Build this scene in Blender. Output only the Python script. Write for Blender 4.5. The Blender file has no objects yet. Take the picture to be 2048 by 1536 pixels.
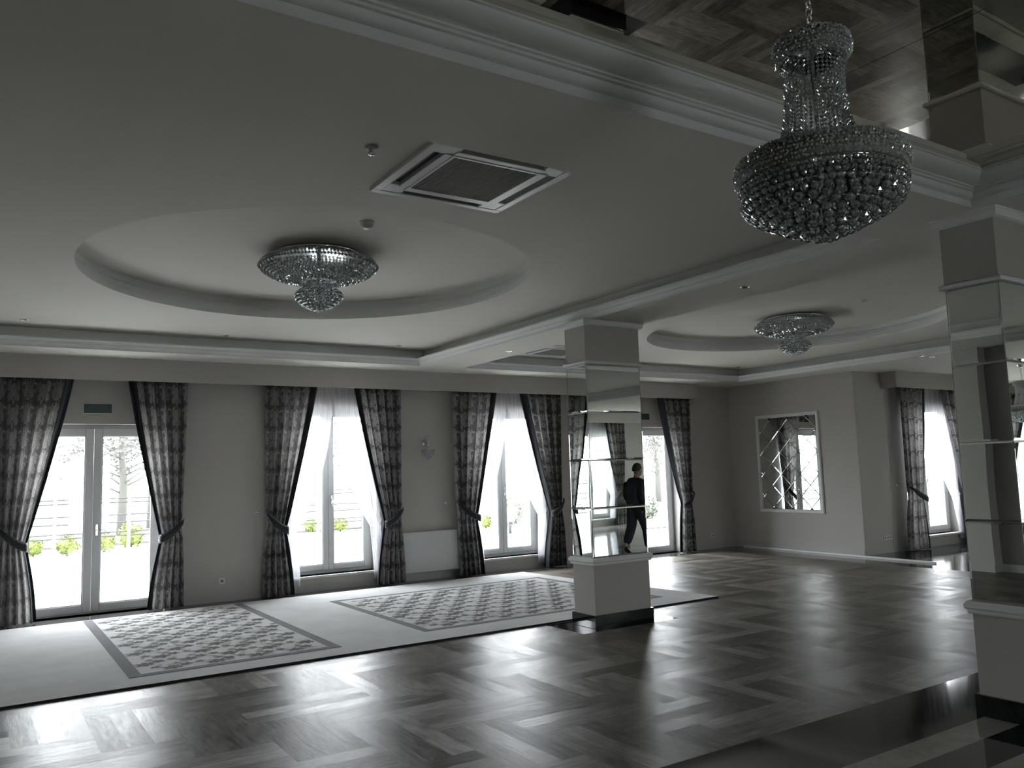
import bpy, bmesh, math, random
from mathutils import Vector, Matrix
from math import sin, cos, pi, radians, sqrt, atan2
random.seed(7)
S = bpy.context.scene
COL = S.collection

# ------------------------------------------------------------------ helpers
class MB:
    """collects verts/faces, then links them as ONE mesh object"""
    def __init__(s): s.v = []; s.f = []; s.m = []; s.uv = {}; s.sm = []; s.col = []
    def add(s, vs, fs, mi=0, smooth=False):
        o = len(s.v); s.v += [tuple(p) for p in vs]
        for f in fs: s.f.append(tuple(o + i for i in f)); s.m.append(mi); s.sm.append(smooth)
        return o
    def box(s, x0, x1, y0, y1, z0, z1, mi=0):
        v = [(x, y, z) for z in (z0, z1) for y in (y0, y1) for x in (x0, x1)]
        s.add(v, [(0, 2, 3, 1), (4, 5, 7, 6), (0, 1, 5, 4), (2, 6, 7, 3), (0, 4, 6, 2), (1, 3, 7, 5)], mi)
    def bbox(s, x0, x1, y0, y1, z0, z1, b=.004, mi=0):
        """box with chamfered edges (three crossing slabs hull)"""
        bm = bmesh.new(); bmesh.ops.create_cube(bm, size=1)
        for v in bm.verts:
            v.co = Vector(((x0 + x1) / 2 + v.co.x * (x1 - x0), (y0 + y1) / 2 + v.co.y * (y1 - y0), (z0 + z1) / 2 + v.co.z * (z1 - z0)))
        bmesh.ops.bevel(bm, geom=bm.edges[:], offset=b, segments=2, affect='EDGES', profile=.5)
        s.bm(bm, mi)
    def bm(s, bm, mi=0, smooth=False, M=None):
        bm.verts.ensure_lookup_table(); bm.verts.index_update()
        s.add([(M @ v.co if M else v.co) for v in bm.verts], [[v.index for v in f.verts] for f in bm.faces], mi, smooth); bm.free()
    def quad(s, a, b, c, d, mi=0): s.add([a, b, c, d], [(0, 1, 2, 3)], mi)
    def lathe(s, prof, cx=0, cy=0, cz=0, n=48, mi=0, smooth=True, sx=1, sy=1):
        vs = []; 
        for r, z in prof:
            for k in range(n):
                a = 2 * pi * k / n; vs.append((cx + r * sx * cos(a), cy + r * sy * sin(a), cz + z))
        fs = []
        for i in range(len(prof) - 1):
            for k in range(n):
                k2 = (k + 1) % n; fs.append((i * n + k, i * n + k2, (i + 1) * n + k2, (i + 1) * n + k))
        s.add(vs, fs, mi, smooth)
    def tube(s, pts, r, n=8, mi=0, smooth=True, cap=True):
        pts = [Vector(p) for p in pts]; rs = r if isinstance(r, (list, tuple)) else [r] * len(pts); vs = []
        up = Vector((0, 0, 1))
        for i, p in enumerate(pts):
            t = (pts[min(i + 1, len(pts) - 1)] - pts[max(i - 1, 0)]).normalized()
            a = t.cross(up if abs(t.z) < .9 else Vector((1, 0, 0))).normalized(); b = t.cross(a)
            for k in range(n):
                w = 2 * pi * k / n; vs.append(p + (a * cos(w) + b * sin(w)) * rs[i])
        fs = [(i * n + k, i * n + (k + 1) % n, (i + 1) * n + (k + 1) % n, (i + 1) * n + k) for i in range(len(pts) - 1) for k in range(n)]
        if cap: fs += [tuple(range(n))[::-1], tuple((len(pts) - 1) * n + k for k in range(n))]
        s.add(vs, fs, mi, smooth)
    def octa(s, x, y, z, r, h=None, mi=0, rot=0):
        h = h or r; v = [(x + r * cos(rot + k * pi / 3), y + r * sin(rot + k * pi / 3), z) for k in range(6)] + [(x, y, z + h), (x, y, z - h)]
        s.add(v, [(k, (k + 1) % 6, 6) for k in range(6)] + [((k + 1) % 6, k, 7) for k in range(6)], mi)
    def tetra(s, x, y, z, r, mi=0):
        R = random.random() * 6.3; v = [(x + r * cos(R + k * pi / 2), y + r * sin(R + k * pi / 2), z + random.uniform(-.3, .3) * r) for k in range(4)] + [(x, y, z + r), (x, y, z - r)]
        s.add(v, [(k, (k + 1) % 4, 4) for k in range(4)] + [((k + 1) % 4, k, 5) for k in range(4)], mi)
    def gem(s, x, y, z, r, mi=0):
        """faceted crystal ball"""
        n = 10; R = random.random() * 6.3; vs = []
        for zz, rr, o in ((.62, .72, 0), (0.12, 1, .5), (-.38, .92, 0), (-.82, .5, .5)):
            for k in range(n): a = R + 2 * pi * (k + o) / n; vs.append((x + r * rr * cos(a), y + r * rr * sin(a), z + r * zz))
        vs += [(x, y, z + r * .95), (x, y, z - r * 1.02)]; fs = []
        for i in range(3):
            for k in range(n):
                a, b, c, d = i * n + k, i * n + (k + 1) % n, (i + 1) * n + (k + 1) % n, (i + 1) * n + k
                if i % 2 == 0: fs += [(a, b, d), (b, c, d)]
                else: fs += [(a, b, c), (a, c, d)]
        for k in range(n): fs += [(k, 4 * n, (k + 1) % n), (3 * n + k, 3 * n + (k + 1) % n, 4 * n + 1)]
        s.add(vs, fs, mi)
    def sweep_rect(s, x0, x1, y0, y1, prof, mi=0, smooth=False):
        """prof: (d, z): d>0 shrinks the rectangle (towards its inside)"""
        vs = []
        for d, z in prof: vs += [(x0 + d, y0 + d, z), (x1 - d, y0 + d, z), (x1 - d, y1 - d, z), (x0 + d, y1 - d, z)]
        s.add(vs, [(i * 4 + k, i * 4 + (k + 1) % 4, (i + 1) * 4 + (k + 1) % 4, (i + 1) * 4 + k) for i in range(len(prof) - 1) for k in range(4)], mi, smooth)
    def build(s, name, mats, parent=None, **props):
        me = bpy.data.meshes.new(name); me.from_pydata(s.v, [], s.f)
        if not isinstance(mats, (list, tuple)): mats = [mats]
        for m in mats: me.materials.append(m)
        me.polygons.foreach_set('material_index', s.m); me.polygons.foreach_set('use_smooth', s.sm)
        if s.uv:
            ul = me.uv_layers.new(name='UVMap'); 
            for l in me.loops: ul.data[l.index].uv = s.uv.get(l.vertex_index, (0, 0))
        if s.col:
            ca = me.color_attributes.new('tone', 'FLOAT_COLOR', 'POINT')
            for i, c in enumerate(s.col): ca.data[i].color = (c, c, c, 1)
        me.validate(); me.update()
        o = bpy.data.objects.new(name, me); COL.objects.link(o)
        if parent: o.parent = parent
        for k, v in props.items(): o[k] = v
        return o

def thing(name, label, cat, loc=(0, 0, 0), rz=0, group=None):
    o = bpy.data.objects.new(name, None); COL.objects.link(o); o.location = loc; o.rotation_euler = (0, 0, rz)
    o['label'] = label; o['category'] = cat; o.empty_display_size = .1
    if group: o['group'] = group
    return o
def dup(root, loc, rz=None, label=None, group=None, sc=None):
    r = root.copy(); COL.objects.link(r); r.location = loc
    if rz is not None: r.rotation_euler = (0, 0, rz)
    if sc: r.scale = sc
    if label: r['label'] = label
    if group: r['group'] = group
    for ch in list(root.children):
        c = ch.copy(); COL.objects.link(c); c.parent = r
        for g in list(ch.children):
            d = g.copy(); COL.objects.link(d); d.parent = c
    return r

# ------------------------------------------------------------------ materials
def nmat(name):
    m = bpy.data.materials.new(name); m.use_nodes = True; nt = m.node_tree; nt.nodes.clear()
    out = nt.nodes.new('ShaderNodeOutputMaterial'); return m, nt, out
class G:
    """tiny node-graph helper"""
    def __init__(s, nt): s.nt = nt
    def n(s, t, **kw):
        x = s.nt.nodes.new(t)
        for k, v in kw.items(): setattr(x, k, v)
        return x
    def L(s, a, b): s.nt.links.new(a, b)
    def _in(s, x, i, v):
        if v is None: return
        if isinstance(v, (int, float)): x.inputs[i].default_value = v
        elif isinstance(v, (tuple, list)): x.inputs[i].default_value = v
        else: s.L(v, x.inputs[i])
    def m(s, op, a, b=None, c=None, clamp=False):
        x = s.n('ShaderNodeMath', operation=op, use_clamp=clamp); s._in(x, 0, a); s._in(x, 1, b); s._in(x, 2, c); return x.outputs[0]
    def noise(s, vec, scale, detail=3, rough=.5, dim='3D'):
        x = s.n('ShaderNodeTexNoise', noise_dimensions=dim); s._in(x, 'Vector', vec); x.inputs['Scale'].default_value = scale
        x.inputs['Detail'].default_value = detail; x.inputs['Roughness'].default_value = rough; return x.outputs[0]
    def ramp(s, fac, stops):
        x = s.n('ShaderNodeValToRGB'); s._in(x, 0, fac); e = x.color_ramp.elements
        while len(e) < len(stops): e.new(.5)
        for i, (p, c) in enumerate(stops): e[i].position = p; e[i].color = tuple(c) + (1,) if len(c) == 3 else c
        return x.outputs[0]
    def mix(s, f, a, b, mode='MIX'):
        x = s.n('ShaderNodeMix', data_type='RGBA', blend_type=mode); s._in(x, 0, f)
        for i, v in ((6, a), (7, b)):
            if isinstance(v, (tuple, list)): x.inputs[i].default_value = tuple(v) + (1,) if len(v) == 3 else v
            else: s.L(v, x.inputs[i])
        return x.outputs[2]
    def vec(s, x, y, z):
        c = s.n('ShaderNodeCombineXYZ'); s._in(c, 0, x); s._in(c, 1, y); s._in(c, 2, z); return c.outputs[0]
    def bsdf(s, color=None, rough=.5, **kw):
        b = s.n('ShaderNodeBsdfPrincipled')
        if color is not None:
            if isinstance(color, (tuple, list)): b.inputs['Base Color'].default_value = tuple(color) + (1,)
            else: s.L(color, b.inputs['Base Color'])
        s._in(b, 'Roughness', rough)
        for k, v in kw.items(): s._in(b, k.replace('_', ' '), v)
        return b
    def bump(s, h, strength=.2, dist=.01):
        b = s.n('ShaderNodeBump'); b.inputs['Strength'].default_value = strength; b.inputs['Distance'].default_value = dist; s.L(h, b.inputs['Height']); return b.outputs[0]
def simple(name, color, rough=.6, nscale=0, var=.08, bump=0, **kw):
    m, nt, out = nmat(name); g = G(nt)
    tc = g.n('ShaderNodeTexCoord').outputs['Object']
    if nscale:
        nz = g.noise(tc, nscale, 4); c = g.mix(nz, [x * (1 - var) for x in color], [min(1, x * (1 + var)) for x in color])
    else: c = color
    b = g.bsdf(c, rough, **kw)
    if bump: g.L(g.bump(g.noise(tc, nscale * 6, 3), bump, .003), b.inputs['Normal'])
    g.L(b.outputs[0], out.inputs[0]); return m

M = {}
M['ceil'] = simple('ceiling_paint', (.72, .70, .645), .85, 3, .02)
M['trim'] = simple('moulding_paint', (.74, .75, .74), .55, 3, .02)
M['wall'] = simple('taupe_wall_plaster', (.455, .437, .415), .8, 60, .06, .25)
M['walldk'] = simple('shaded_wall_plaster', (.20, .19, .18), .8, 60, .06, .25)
M['base'] = simple('white_baseboard', (.42, .42, .41), .45, 5, .03)
M['pvc'] = simple('white_pvc_frame', (.60, .61, .61), .35, 4, .02)
M['plastic'] = simple('white_plastic', (.62, .62, .61), .35, 8, .03)
M['dark'] = simple('dark_void', (.012, .012, .012), .7, 6, .2)
M['grille'] = simple('grey_grille', (.17, .165, .155), .6, 30, .1)
M['navy'] = simple('navy_velvet', (.010, .012, .017), .75, 40, .3, Sheen_Weight=.15)
M['chrome'] = simple('polished_metal', (.75, .75, .76), .15, 12, .04, Metallic=1.0)
M['rad'] = simple('radiator_enamel', (.55, .56, .56), .35, 5, .02)
M['carpet_edge'] = simple('carpet_edge', (.02, .02, .02), .95, 60, .4)

def mirror(name, col=(.80, .84, .81), rough=.0):
    m, nt, out = nmat(name); g = G(nt)
    tc = g.n('ShaderNodeTexCoord').outputs['Object']; nz = g.noise(tc, 1.1, 1)
    c = g.mix(nz, [x * .97 for x in col], list(col)); b = g.bsdf(c, rough, Metallic=1.0)
    g.L(g.bump(g.noise(tc, 1.7, 1), .04, .02), b.inputs['Normal']); g.L(b.outputs[0], out.inputs[0]); return m
M['mirror'] = mirror('column_mirror'); M['mirror2'] = mirror('wall_mirror', (.82, .84, .82))
M['cmirror'] = mirror('ceiling_mirror', (.63, .60, .53))

def glass(name, tint=(.97, .98, .97), fac=1.0):
    m, nt, out = nmat(name); g = G(nt); lw = g.n('ShaderNodeLayerWeight'); lw.inputs[0].default_value = .5; fr = g.m('MULTIPLY_ADD', g.m('POWER', lw.outputs[1], 5.0), .9, .04)
    t = g.n('ShaderNodeBsdfTransparent'); t.inputs[0].default_value = tint + (1,); gl = g.n('ShaderNodeBsdfGlossy'); gl.inputs['Roughness'].default_value = .01
    x = g.n('ShaderNodeMixShader'); g.L(g.m('MULTIPLY', fr, fac), x.inputs[0]); g.L(t.outputs[0], x.inputs[1]); g.L(gl.outputs[0], x.inputs[2]); g.L(x.outputs[0], out.inputs[0]); return m
M['glass'] = glass('window_glass')

def crystal(name, k=.45, tint=(.80, .86, .84), cloud=.10):
    m, nt, out = nmat(name); g = G(nt)
    gl = g.n('ShaderNodeBsdfGlossy'); gl.inputs['Roughness'].default_value = .03; gl.inputs[0].default_value = (.95, .97, 1, 1)
    rf = g.n('ShaderNodeBsdfRefraction'); rf.inputs['IOR'].default_value = 1.45; rf.inputs['Roughness'].default_value = .02; rf.inputs[0].default_value = tint + (1,)
    x = g.n('ShaderNodeMixShader'); lw = g.n('ShaderNodeLayerWeight'); lw.inputs[0].default_value = .45
    g.L(g.m('ADD', g.m('MULTIPLY', lw.outputs[1], .5), k * .5, clamp=True), x.inputs[0]); g.L(rf.outputs[0], x.inputs[1]); g.L(gl.outputs[0], x.inputs[2])
    df = g.n('ShaderNodeBsdfDiffuse'); df.inputs[0].default_value = (.62, .64, .62, 1); tl = g.n('ShaderNodeBsdfTranslucent'); tl.inputs[0].default_value = (.62, .64, .62, 1)
    a = g.n('ShaderNodeAddShader'); g.L(df.outputs[0], a.inputs[0]); g.L(tl.outputs[0], a.inputs[1])
    y = g.n('ShaderNodeMixShader'); y.inputs[0].default_value = cloud; g.L(x.outputs[0], y.inputs[1]); g.L(a.outputs[0], y.inputs[2]); g.L(y.outputs[0], out.inputs[0]); return m
M['crystal'] = crystal('crystal'); 
M['seed'] = crystal('seed_beads', .5, (.8, .84, .82), .50); M['under'] = simple('bead_backing', (.30, .30, .285), .6, 90, .3)

def granite(name, a, b, rough=.06, sc=90):
    m, nt, out = nmat(name); g = G(nt); tc = g.n('ShaderNodeTexCoord').outputs['Object']
    nz = g.noise(tc, sc, 5, .7); big = g.noise(tc, 2.3, 4)
    c = g.mix(g.ramp(nz, [(.42, (0, 0, 0)), (.62, (1, 1, 1))]), a, b); c = g.mix(g.m('MULTIPLY', big, .5), c, [x * .7 for x in a])
    bs = g.bsdf(c, rough, Specular_IOR_Level=.6); g.L(g.bump(g.noise(tc, 1.5, 1), .03, .01), bs.inputs['Normal']); g.L(bs.outputs[0], out.inputs[0]); return m
M['black'] = granite('black_granite', (.010, .012, .012), (.020, .022, .023))
M['white'] = granite('cream_marble', (.33, .33, .30), (.27, .27, .245), .07, 7)
M['slate'] = granite('dark_polished_tile', (.035, .035, .033), (.055, .055, .052), .10)

def wood():
    m, nt, out = nmat('herringbone_parquet'); g = G(nt)
    tc = g.n('ShaderNodeTexCoord').outputs['Object']; sp = g.n('ShaderNodeSeparateXYZ'); g.L(tc, sp.inputs[0])
    w = .45; N = 2
    X = g.m('ADD', g.m('DIVIDE', g.m('SUBTRACT', sp.outputs[0], .69), w), 40.0); Y = g.m('ADD', g.m('DIVIDE', g.m('SUBTRACT', 6.56, sp.outputs[1]), w), 41.0)
    i = g.m('FLOOR', X); j = g.m('FLOOR', Y); k = g.m('FLOORED_MODULO', g.m('ADD', g.m('SUBTRACT', i, j), .5), 2.0 * N); k = g.m('FLOOR', k)
    hor = g.m('LESS_THAN', k, N - .5)
    i0 = g.m('SUBTRACT', i, k); j0 = g.m('SUBTRACT', j, g.m('SUBTRACT', 2 * N - 1.0, k))
    idx = g.m('MULTIPLY_ADD', hor, g.m('SUBTRACT', i0, i), i); idy = g.m('MULTIPLY_ADD', hor, g.m('SUBTRACT', j, j0), j0)
    # idx: hor -> i0 , ver -> i ; idy: hor -> j, ver -> j0
        # coordinates along / across the plank
    u = g.m('MULTIPLY_ADD', hor, g.m('SUBTRACT', X, Y), Y); v = g.m('MULTIPLY_ADD', hor, g.m('SUBTRACT', Y, X), X)
    sub = g.m('FLOOR', g.m('MULTIPLY', g.m('FRACT', v), 3.0))
    wn = g.n('ShaderNodeTexWhiteNoise', noise_dimensions='3D'); g.L(g.vec(g.m('ADD', g.m('MULTIPLY', idx, 5.0), sub), idy, hor), wn.inputs['Vector'])
    off = g.m('MULTIPLY', wn.outputs[0], 57.0); u = g.m('MULTIPLY', u, 3.0); v = g.m('MULTIPLY', v, 3.0)
    gv = g.vec(g.m('MULTIPLY', u, .35), g.m('MULTIPLY', v, 2.4), off)
    grain = g.noise(gv, 2.2, 6, .65); blot = g.noise(g.vec(g.m('MULTIPLY', u, .9), g.m('MULTIPLY', v, 1.3), off), 1.1, 3)
    tone = g.m('ADD', g.m('MULTIPLY_ADD', wn.outputs[0], .44, .10), g.m('MULTIPLY', g.m('SUBTRACT', grain, .5), .95)); tone = g.m('ADD', tone, g.m('MULTIPLY', g.m('SUBTRACT', blot, .5), .55))
    c = g.ramp(tone, [(0.0, (.050, .044, .037)), (.35, (.110, .099, .083)), (.65, (.195, .178, .152)), (1.0, (.36, .335, .29))])
    fu = g.m('FRACT', v); e = g.m('MINIMUM', fu, g.m('SUBTRACT', 1.0, fu)); gap = g.m('LESS_THAN', e, .012)
    c = g.mix(g.m('MULTIPLY', gap, .55), c, (.012, .011, .010))
    ro = g.m('MULTIPLY_ADD', grain, .34, .17); ro = g.m('ADD', ro, g.m('MULTIPLY', wn.outputs[0], .10))
    b = g.bsdf(c, ro, Specular_IOR_Level=g.m('MULTIPLY_ADD', g.m('MULTIPLY', g.m('ADD', wn.outputs[0], .5), g.m('MULTIPLY', grain, grain)), .75, .03))
    # every board lies a touch out of level, so neighbours catch the windows differently
    h = g.m('ADD', g.m('MULTIPLY', grain, .6), g.m('MULTIPLY', g.m('SUBTRACT', 1.0, gap), .5))
    bp = g.bump(h, .45, .004)
    tl = g.n('ShaderNodeVectorMath', operation='MULTIPLY_ADD'); g.L(wn.outputs['Color'], tl.inputs[0]); tl.inputs[1].default_value = (.050, .050, 0); tl.inputs[2].default_value = (-.025, -.025, 0)
    ad = g.n('ShaderNodeVectorMath', operation='ADD'); g.L(bp, ad.inputs[0]); g.L(tl.outputs[0], ad.inputs[1])
    nm = g.n('ShaderNodeVectorMath', operation='NORMALIZE'); g.L(ad.outputs[0], nm.inputs[0]); g.L(nm.outputs[0], b.inputs['Normal'])
    g.L(b.outputs[0], out.inputs[0]); return m
M['wood'] = wood()

def carpet(name, a, b):
    m, nt, out = nmat(name); g = G(nt); tc = g.n('ShaderNodeTexCoord').outputs['Object']
    c = g.mix(g.ramp(g.noise(tc, 3.1, 5, .6), [(.35, (0, 0, 0)), (.7, (1, 1, 1))]), a, b)
    c = g.mix(g.m('MULTIPLY', g.noise(tc, 320, 2), .25), c, (.1, .1, .1))
    bs = g.bsdf(c, 1.0, Sheen_Weight=.3, Specular_IOR_Level=.1); g.L(g.bump(g.noise(tc, 500, 2), .5, .004), bs.inputs['Normal']); g.L(bs.outputs[0], out.inputs[0]); return m
M['carpet'] = carpet('pale_carpet_pile', (.62, .625, .63), (.53, .535, .54))
M['carpet_in'] = carpet('pale_panel_pile', (.64, .645, .64), (.55, .555, .55))
M['carpet_bd'] = carpet('dark_border_pile', (.075, .08, .09), (.055, .06, .07))
def flowers():
    m, nt, out = nmat('carpet_flowers'); g = G(nt); at = g.n('ShaderNodeAttribute', attribute_name='tone')
    bs = g.bsdf(at.outputs['Color'], 1.0, Specular_IOR_Level=.1); g.L(bs.outputs[0], out.inputs[0]); return m
M['flower'] = flowers()

def damask():
    m, nt, out = nmat('damask_curtain'); g = G(nt); uv = g.n('ShaderNodeUVMap', uv_map='UVMap').outputs[0]
    sp = g.n('ShaderNodeSeparateXYZ'); g.L(uv, sp.inputs[0])
    U = g.m('ADD', g.m('DIVIDE', sp.outputs[0], .30), .5); V = g.m('DIVIDE', sp.outputs[1], .29)
    a = g.m('MULTIPLY', g.m('ABSOLUTE', g.m('SUBTRACT', g.m('FRACT', U), .5)), 2.0); b = g.m('FRACT', V)
    row = g.m('FLOORED_MODULO', g.m('FLOOR', U), 2.0)
    nz = g.noise(g.vec(g.m('MULTIPLY', a, 1.5), g.m('MULTIPLY', b, 2.6), g.m('MULTIPLY', row, 3.7)), 2.3, 3, .55)
    bb = g.m('SUBTRACT', b, .5); env = g.m('SUBTRACT', 1.0, g.m('ADD', g.m('MULTIPLY', g.m('MULTIPLY', a, a), 1.15), g.m('MULTIPLY', g.m('MULTIPLY', bb, bb), 4.6)))
    mot = g.ramp(g.m('ADD', nz, g.m('MULTIPLY', env, .26)), [(.52, (0, 0, 0)), (.57, (1, 1, 1)), (.64, (.8, .8, .8)), (.68, (.22, .22, .22)), (.74, (.95, .95, .95))])
    fine = g.noise(uv, 260, 2); c = g.mix(mot, (.050, .047, .050), (.47, .46, .455)); c = g.mix(g.m('MULTIPLY', fine, .35), c, (.02, .02, .022))
    band = g.noise(g.vec(0.0, g.m('MULTIPLY', V, 1.0), 0.0), 1.3, 1); c = g.mix(g.m('MULTIPLY', band, .35), c, (.06, .057, .058))
    d = g.bsdf(c, .55, Sheen_Weight=.25, Specular_IOR_Level=.35); t = g.n('ShaderNodeBsdfTranslucent'); g.L(g.mix(.45, c, (.34, .32, .31)), t.inputs[0])
    x = g.n('ShaderNodeMixShader'); x.inputs[0].default_value = .34; g.L(d.outputs[0], x.inputs[1]); g.L(t.outputs[0], x.inputs[2]); g.L(x.outputs[0], out.inputs[0]); return m
M['damask'] = damask()
def sheer():
    m, nt, out = nmat('white_voile'); g = G(nt); uv = g.n('ShaderNodeUVMap', uv_map='UVMap').outputs[0]
    sp = g.n('ShaderNodeSeparateXYZ'); g.L(uv, sp.inputs[0]); st = g.noise(g.vec(g.m('MULTIPLY', sp.outputs[0], 30.0), g.m('MULTIPLY', sp.outputs[1], .8), 0.0), 1.0, 3)
    d = g.n('ShaderNodeBsdfDiffuse'); d.inputs[0].default_value = (.85, .86, .9, 1); t = g.n('ShaderNodeBsdfTranslucent'); t.inputs[0].default_value = (.9, .9, .93, 1); tr = g.n('ShaderNodeBsdfTransparent')
    x = g.n('ShaderNodeMixShader'); x.inputs[0].default_value = .5; g.L(d.outputs[0], x.inputs[1]); g.L(t.outputs[0], x.inputs[2])
    y = g.n('ShaderNodeMixShader'); g.L(g.m('MULTIPLY_ADD', st, .55, .18, clamp=True), y.inputs[0]); g.L(tr.outputs[0], y.inputs[1]); g.L(x.outputs[0], y.inputs[2]); g.L(y.outputs[0], out.inputs[0]); return m
M['sheer'] = sheer()
M['green'] = simple('sign_green', (.010, .045, .030), .35, 10, .1)
M['greenlt'] = simple('sign_letter', (.030, .085, .062), .4, 10, .1)
# outdoors (seen blown out through the glass)
M['pave'] = simple('outdoor_paving', (.45, .45, .44), .9, 2, .1)
M['bush'] = simple('bush_leaf', (.12, .15, .035), .8, 6, .35)
M['shrubdk'] = simple('shrub_leaf', (.14, .155, .125), .8, 6, .35)
M['rail'] = simple('fence_rail', (.018, .018, .019), .6, 4, .1)
M['lawn'] = simple('lawn_grass', (.038, .042, .026), .9, 8, .25)
M['bark'] = simple('tree_bark', (.042, .042, .036), .9, 5, .3)
M['render'] = simple('house_render', (.34, .34, .34), .9, 2, .06)
M['redroof'] = simple('red_roof', (.032, .011, .010), .8, 8, .2)
M['stone'] = simple('rough_stone', (.052, .052, .048), .9, 5, .3)

# ------------------------------------------------------------------ key dimensions (metres)
YN, XE, YJ, X2, YS, XW = 11.506, 12.77, 8.654, 18.5, -5.0, -1.45   # north wall, end wall, jog wall, east, south, west
ZS, ZT, ZD, ZM = 3.173, 3.411, 3.62, 3.35                       # soffit, tray ceiling, disc ceiling, mirror ceiling
TR1 = (-.32, 5.366, 3.339, 10.606); TR2 = (6.095, 12.10, 3.339, 10.606); REC = (-.7, 5.221, -2.75, 2.612); REC2 = (6.25, 11.9, -2.75, 2.612)
OV1 = (2.534, 7.084, 1.933, 2.013); OV2 = (9.23, 7.15, 1.86, 2.0)

def grid_minus(xs, ys, inside): # cells whose centre is not in any hole
    xs = sorted(set(xs)); ys = sorted(set(ys)); out = []
    for a, b in zip(xs, xs[1:]):
        for c, d in zip(ys, ys[1:]):
            if b - a > 1e-6 and d - c > 1e-6: out.append((a, b, c, d, inside((a + b) / 2, (c + d) / 2)))
    return out

# ---- floor
mb = MB(); C1 = (5.313, 6.064, 6.693, 7.037); C2 = (5.328, 6.08, 2.541, 2.885)
xs = [XW, 5.05, 6.33, 11.87, XE, X2]; ys = [YS, -4.4, -.09, .39, .66, 1.3, 2.40, 2.65, 2.86, 3.444, 6.56, 7.18, 7.75, YJ, 11.06, YN + .34]
def fmat(x, y):
    if x > XE:
        return 1 if y > 7.75 else 2
    if x > 11.87: return 3 if y > 3.444 else (1 if y > 2.86 else 2)
    if y > 11.06: return 3
    if 5.05 < x < 6.33 and 6.56 < y < 7.18: return 1
    if y > 3.444: return 0
    if y > 2.86: return 1
    if y > 2.65: return 2
    if y > 2.40: return 1
    if y > 1.3: return 2
    if y > .66: return 1
    if y > .39: return 2
    if y > -.09: return 1
    return 2 if y > -4.4 else 1
for a, b, c, d, mi in grid_minus(xs, ys, fmat):
    if a >= XE - 1e-6 and c >= YJ - 1e-6 and a > XE + .5: continue
    mb.quad((a, c, 0), (b, c, 0), (b, d, 0), (a, d, 0), mi)
fl = mb.build('floor', [M['wood'], M['black'], M['white'], M['slate']]); fl['kind'] = 'structure'

# ---- ceiling: soffit + two trays with round recesses
mb = MB()
def inr(x, y, r): return r[0] < x < r[1] and r[2] < y < r[3]
for a, b, c, d, h in grid_minus([XW, X2, XE, TR1[0], TR1[1], TR2[0], TR2[1], REC[0], REC[1], REC2[0], REC2[1]], [YS, YN, YJ, TR1[2], TR1[3], REC[2], REC[3]], lambda x, y: (x > XE and y > YJ) or inr(x, y, TR1) or inr(x, y, TR2) or inr(x, y, REC) or inr(x, y, REC2)):
    if not h: mb.quad((a, c, ZS), (a, d, ZS), (b, d, ZS), (b, c, ZS))
OUT = .14
for T, E in ((TR1, OV1), (TR2, OV2)):
    x0, x1, y0, y1 = T[0] - OUT, T[1] + OUT, T[2] - OUT, T[3] + OUT; n = 128; inn = []; out_ = []
    angs = sorted(set([2 * pi * k / n for k in range(n)] + [atan2(y - E[1], x - E[0]) % (2 * pi) for x in (x0, x1) for y in (y0, y1)]))
    for t in angs:
        inn.append((E[0] + E[2] * cos(t), E[1] + E[3] * sin(t), ZT))
        dx, dy = cos(t), sin(t); k = 1e9
        if dx > 1e-9: k = min(k, (x1 - E[0]) / dx)
        if dx < -1e-9: k = min(k, (x0 - E[0]) / dx)
        if dy > 1e-9: k = min(k, (y1 - E[1]) / dy)
        if dy < -1e-9: k = min(k, (y0 - E[1]) / dy)
        out_.append((E[0] + dx * k, E[1] + dy * k, ZT))
    N = len(angs); mb.add(inn + out_, [(k, (k + 1) % N, N + (k + 1) % N, N + k) for k in range(N)])
    disc = [(E[0] + (E[2] + .07) * cos(2 * pi * k / 96), E[1] + (E[3] + .07) * sin(2 * pi * k / 96), ZD) for k in range(96)]
    mb.add(disc, [tuple(range(96))])
ce = mb.build('ceiling', M['ceil']); ce['kind'] = 'structure'
mb = MB(); mb.quad((REC2[0], REC2[2], ZM), (REC2[0], REC2[3], ZM), (REC2[1], REC2[3], ZM), (REC2[1], REC2[2], ZM)); o = mb.build('ceiling', M['ceil']); o['kind'] = 'structure'
# solid slab above everything so no light leaks in
mb = MB(); mb.box(XW - .4, XE + .25, YS - .4, YN + .35, 3.9, 4.1); mb.box(XE + .25, X2 + .35, YS - .4, YJ + .35, 3.9, 4.1); o = mb.build('roof', M['ceil']); o['kind'] = 'structure'

tray_prof = [(0, ZS), (0, ZS + .014), (.006, ZS + .015), (.012, ZS + .030), (.024, ZS + .048), (.028, ZS + .049), (.030, ZS + .060), (.040, ZS + .076), (.056, ZS + .090), (.060, ZS + .091), (.062, ZS + .104), (-.10, ZS + .106), (-.14, ZS + .12), (-.14, ZT)]
for i, T in enumerate((TR1, TR2)):
    mb = MB(); mb.sweep_rect(*T, tray_prof); o = mb.build('trim_%d' % (i + 1), M['trim']); o['kind'] = 'structure'
ov_prof = [(0, 0), (0, .035), (.010, .040), (.014, .058), (.022, .066), (.022, .078), (.035, .10), (.05, .125), (.07, .15), (.07, ZD - ZT)]
for i, E in enumerate((OV1, OV2)):
    mb = MB(); n = 96; vs = []
    for d, z in ov_prof: vs += [(E[0] + (E[2] + d) * cos(2 * pi * k / n), E[1] + (E[3] + d) * sin(2 * pi * k / n), ZT + z) for k in range(n)]
    mb.add(vs, [(j * n + k, j * n + (k + 1) % n, (j + 1) * n + (k + 1) % n, (j + 1) * n + k) for j in range(len(ov_prof) - 1) for k in range(n)], 0, False)
    o = mb.build('trim_%d' % (i + 3), M['trim']); o['kind'] = 'structure'
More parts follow.
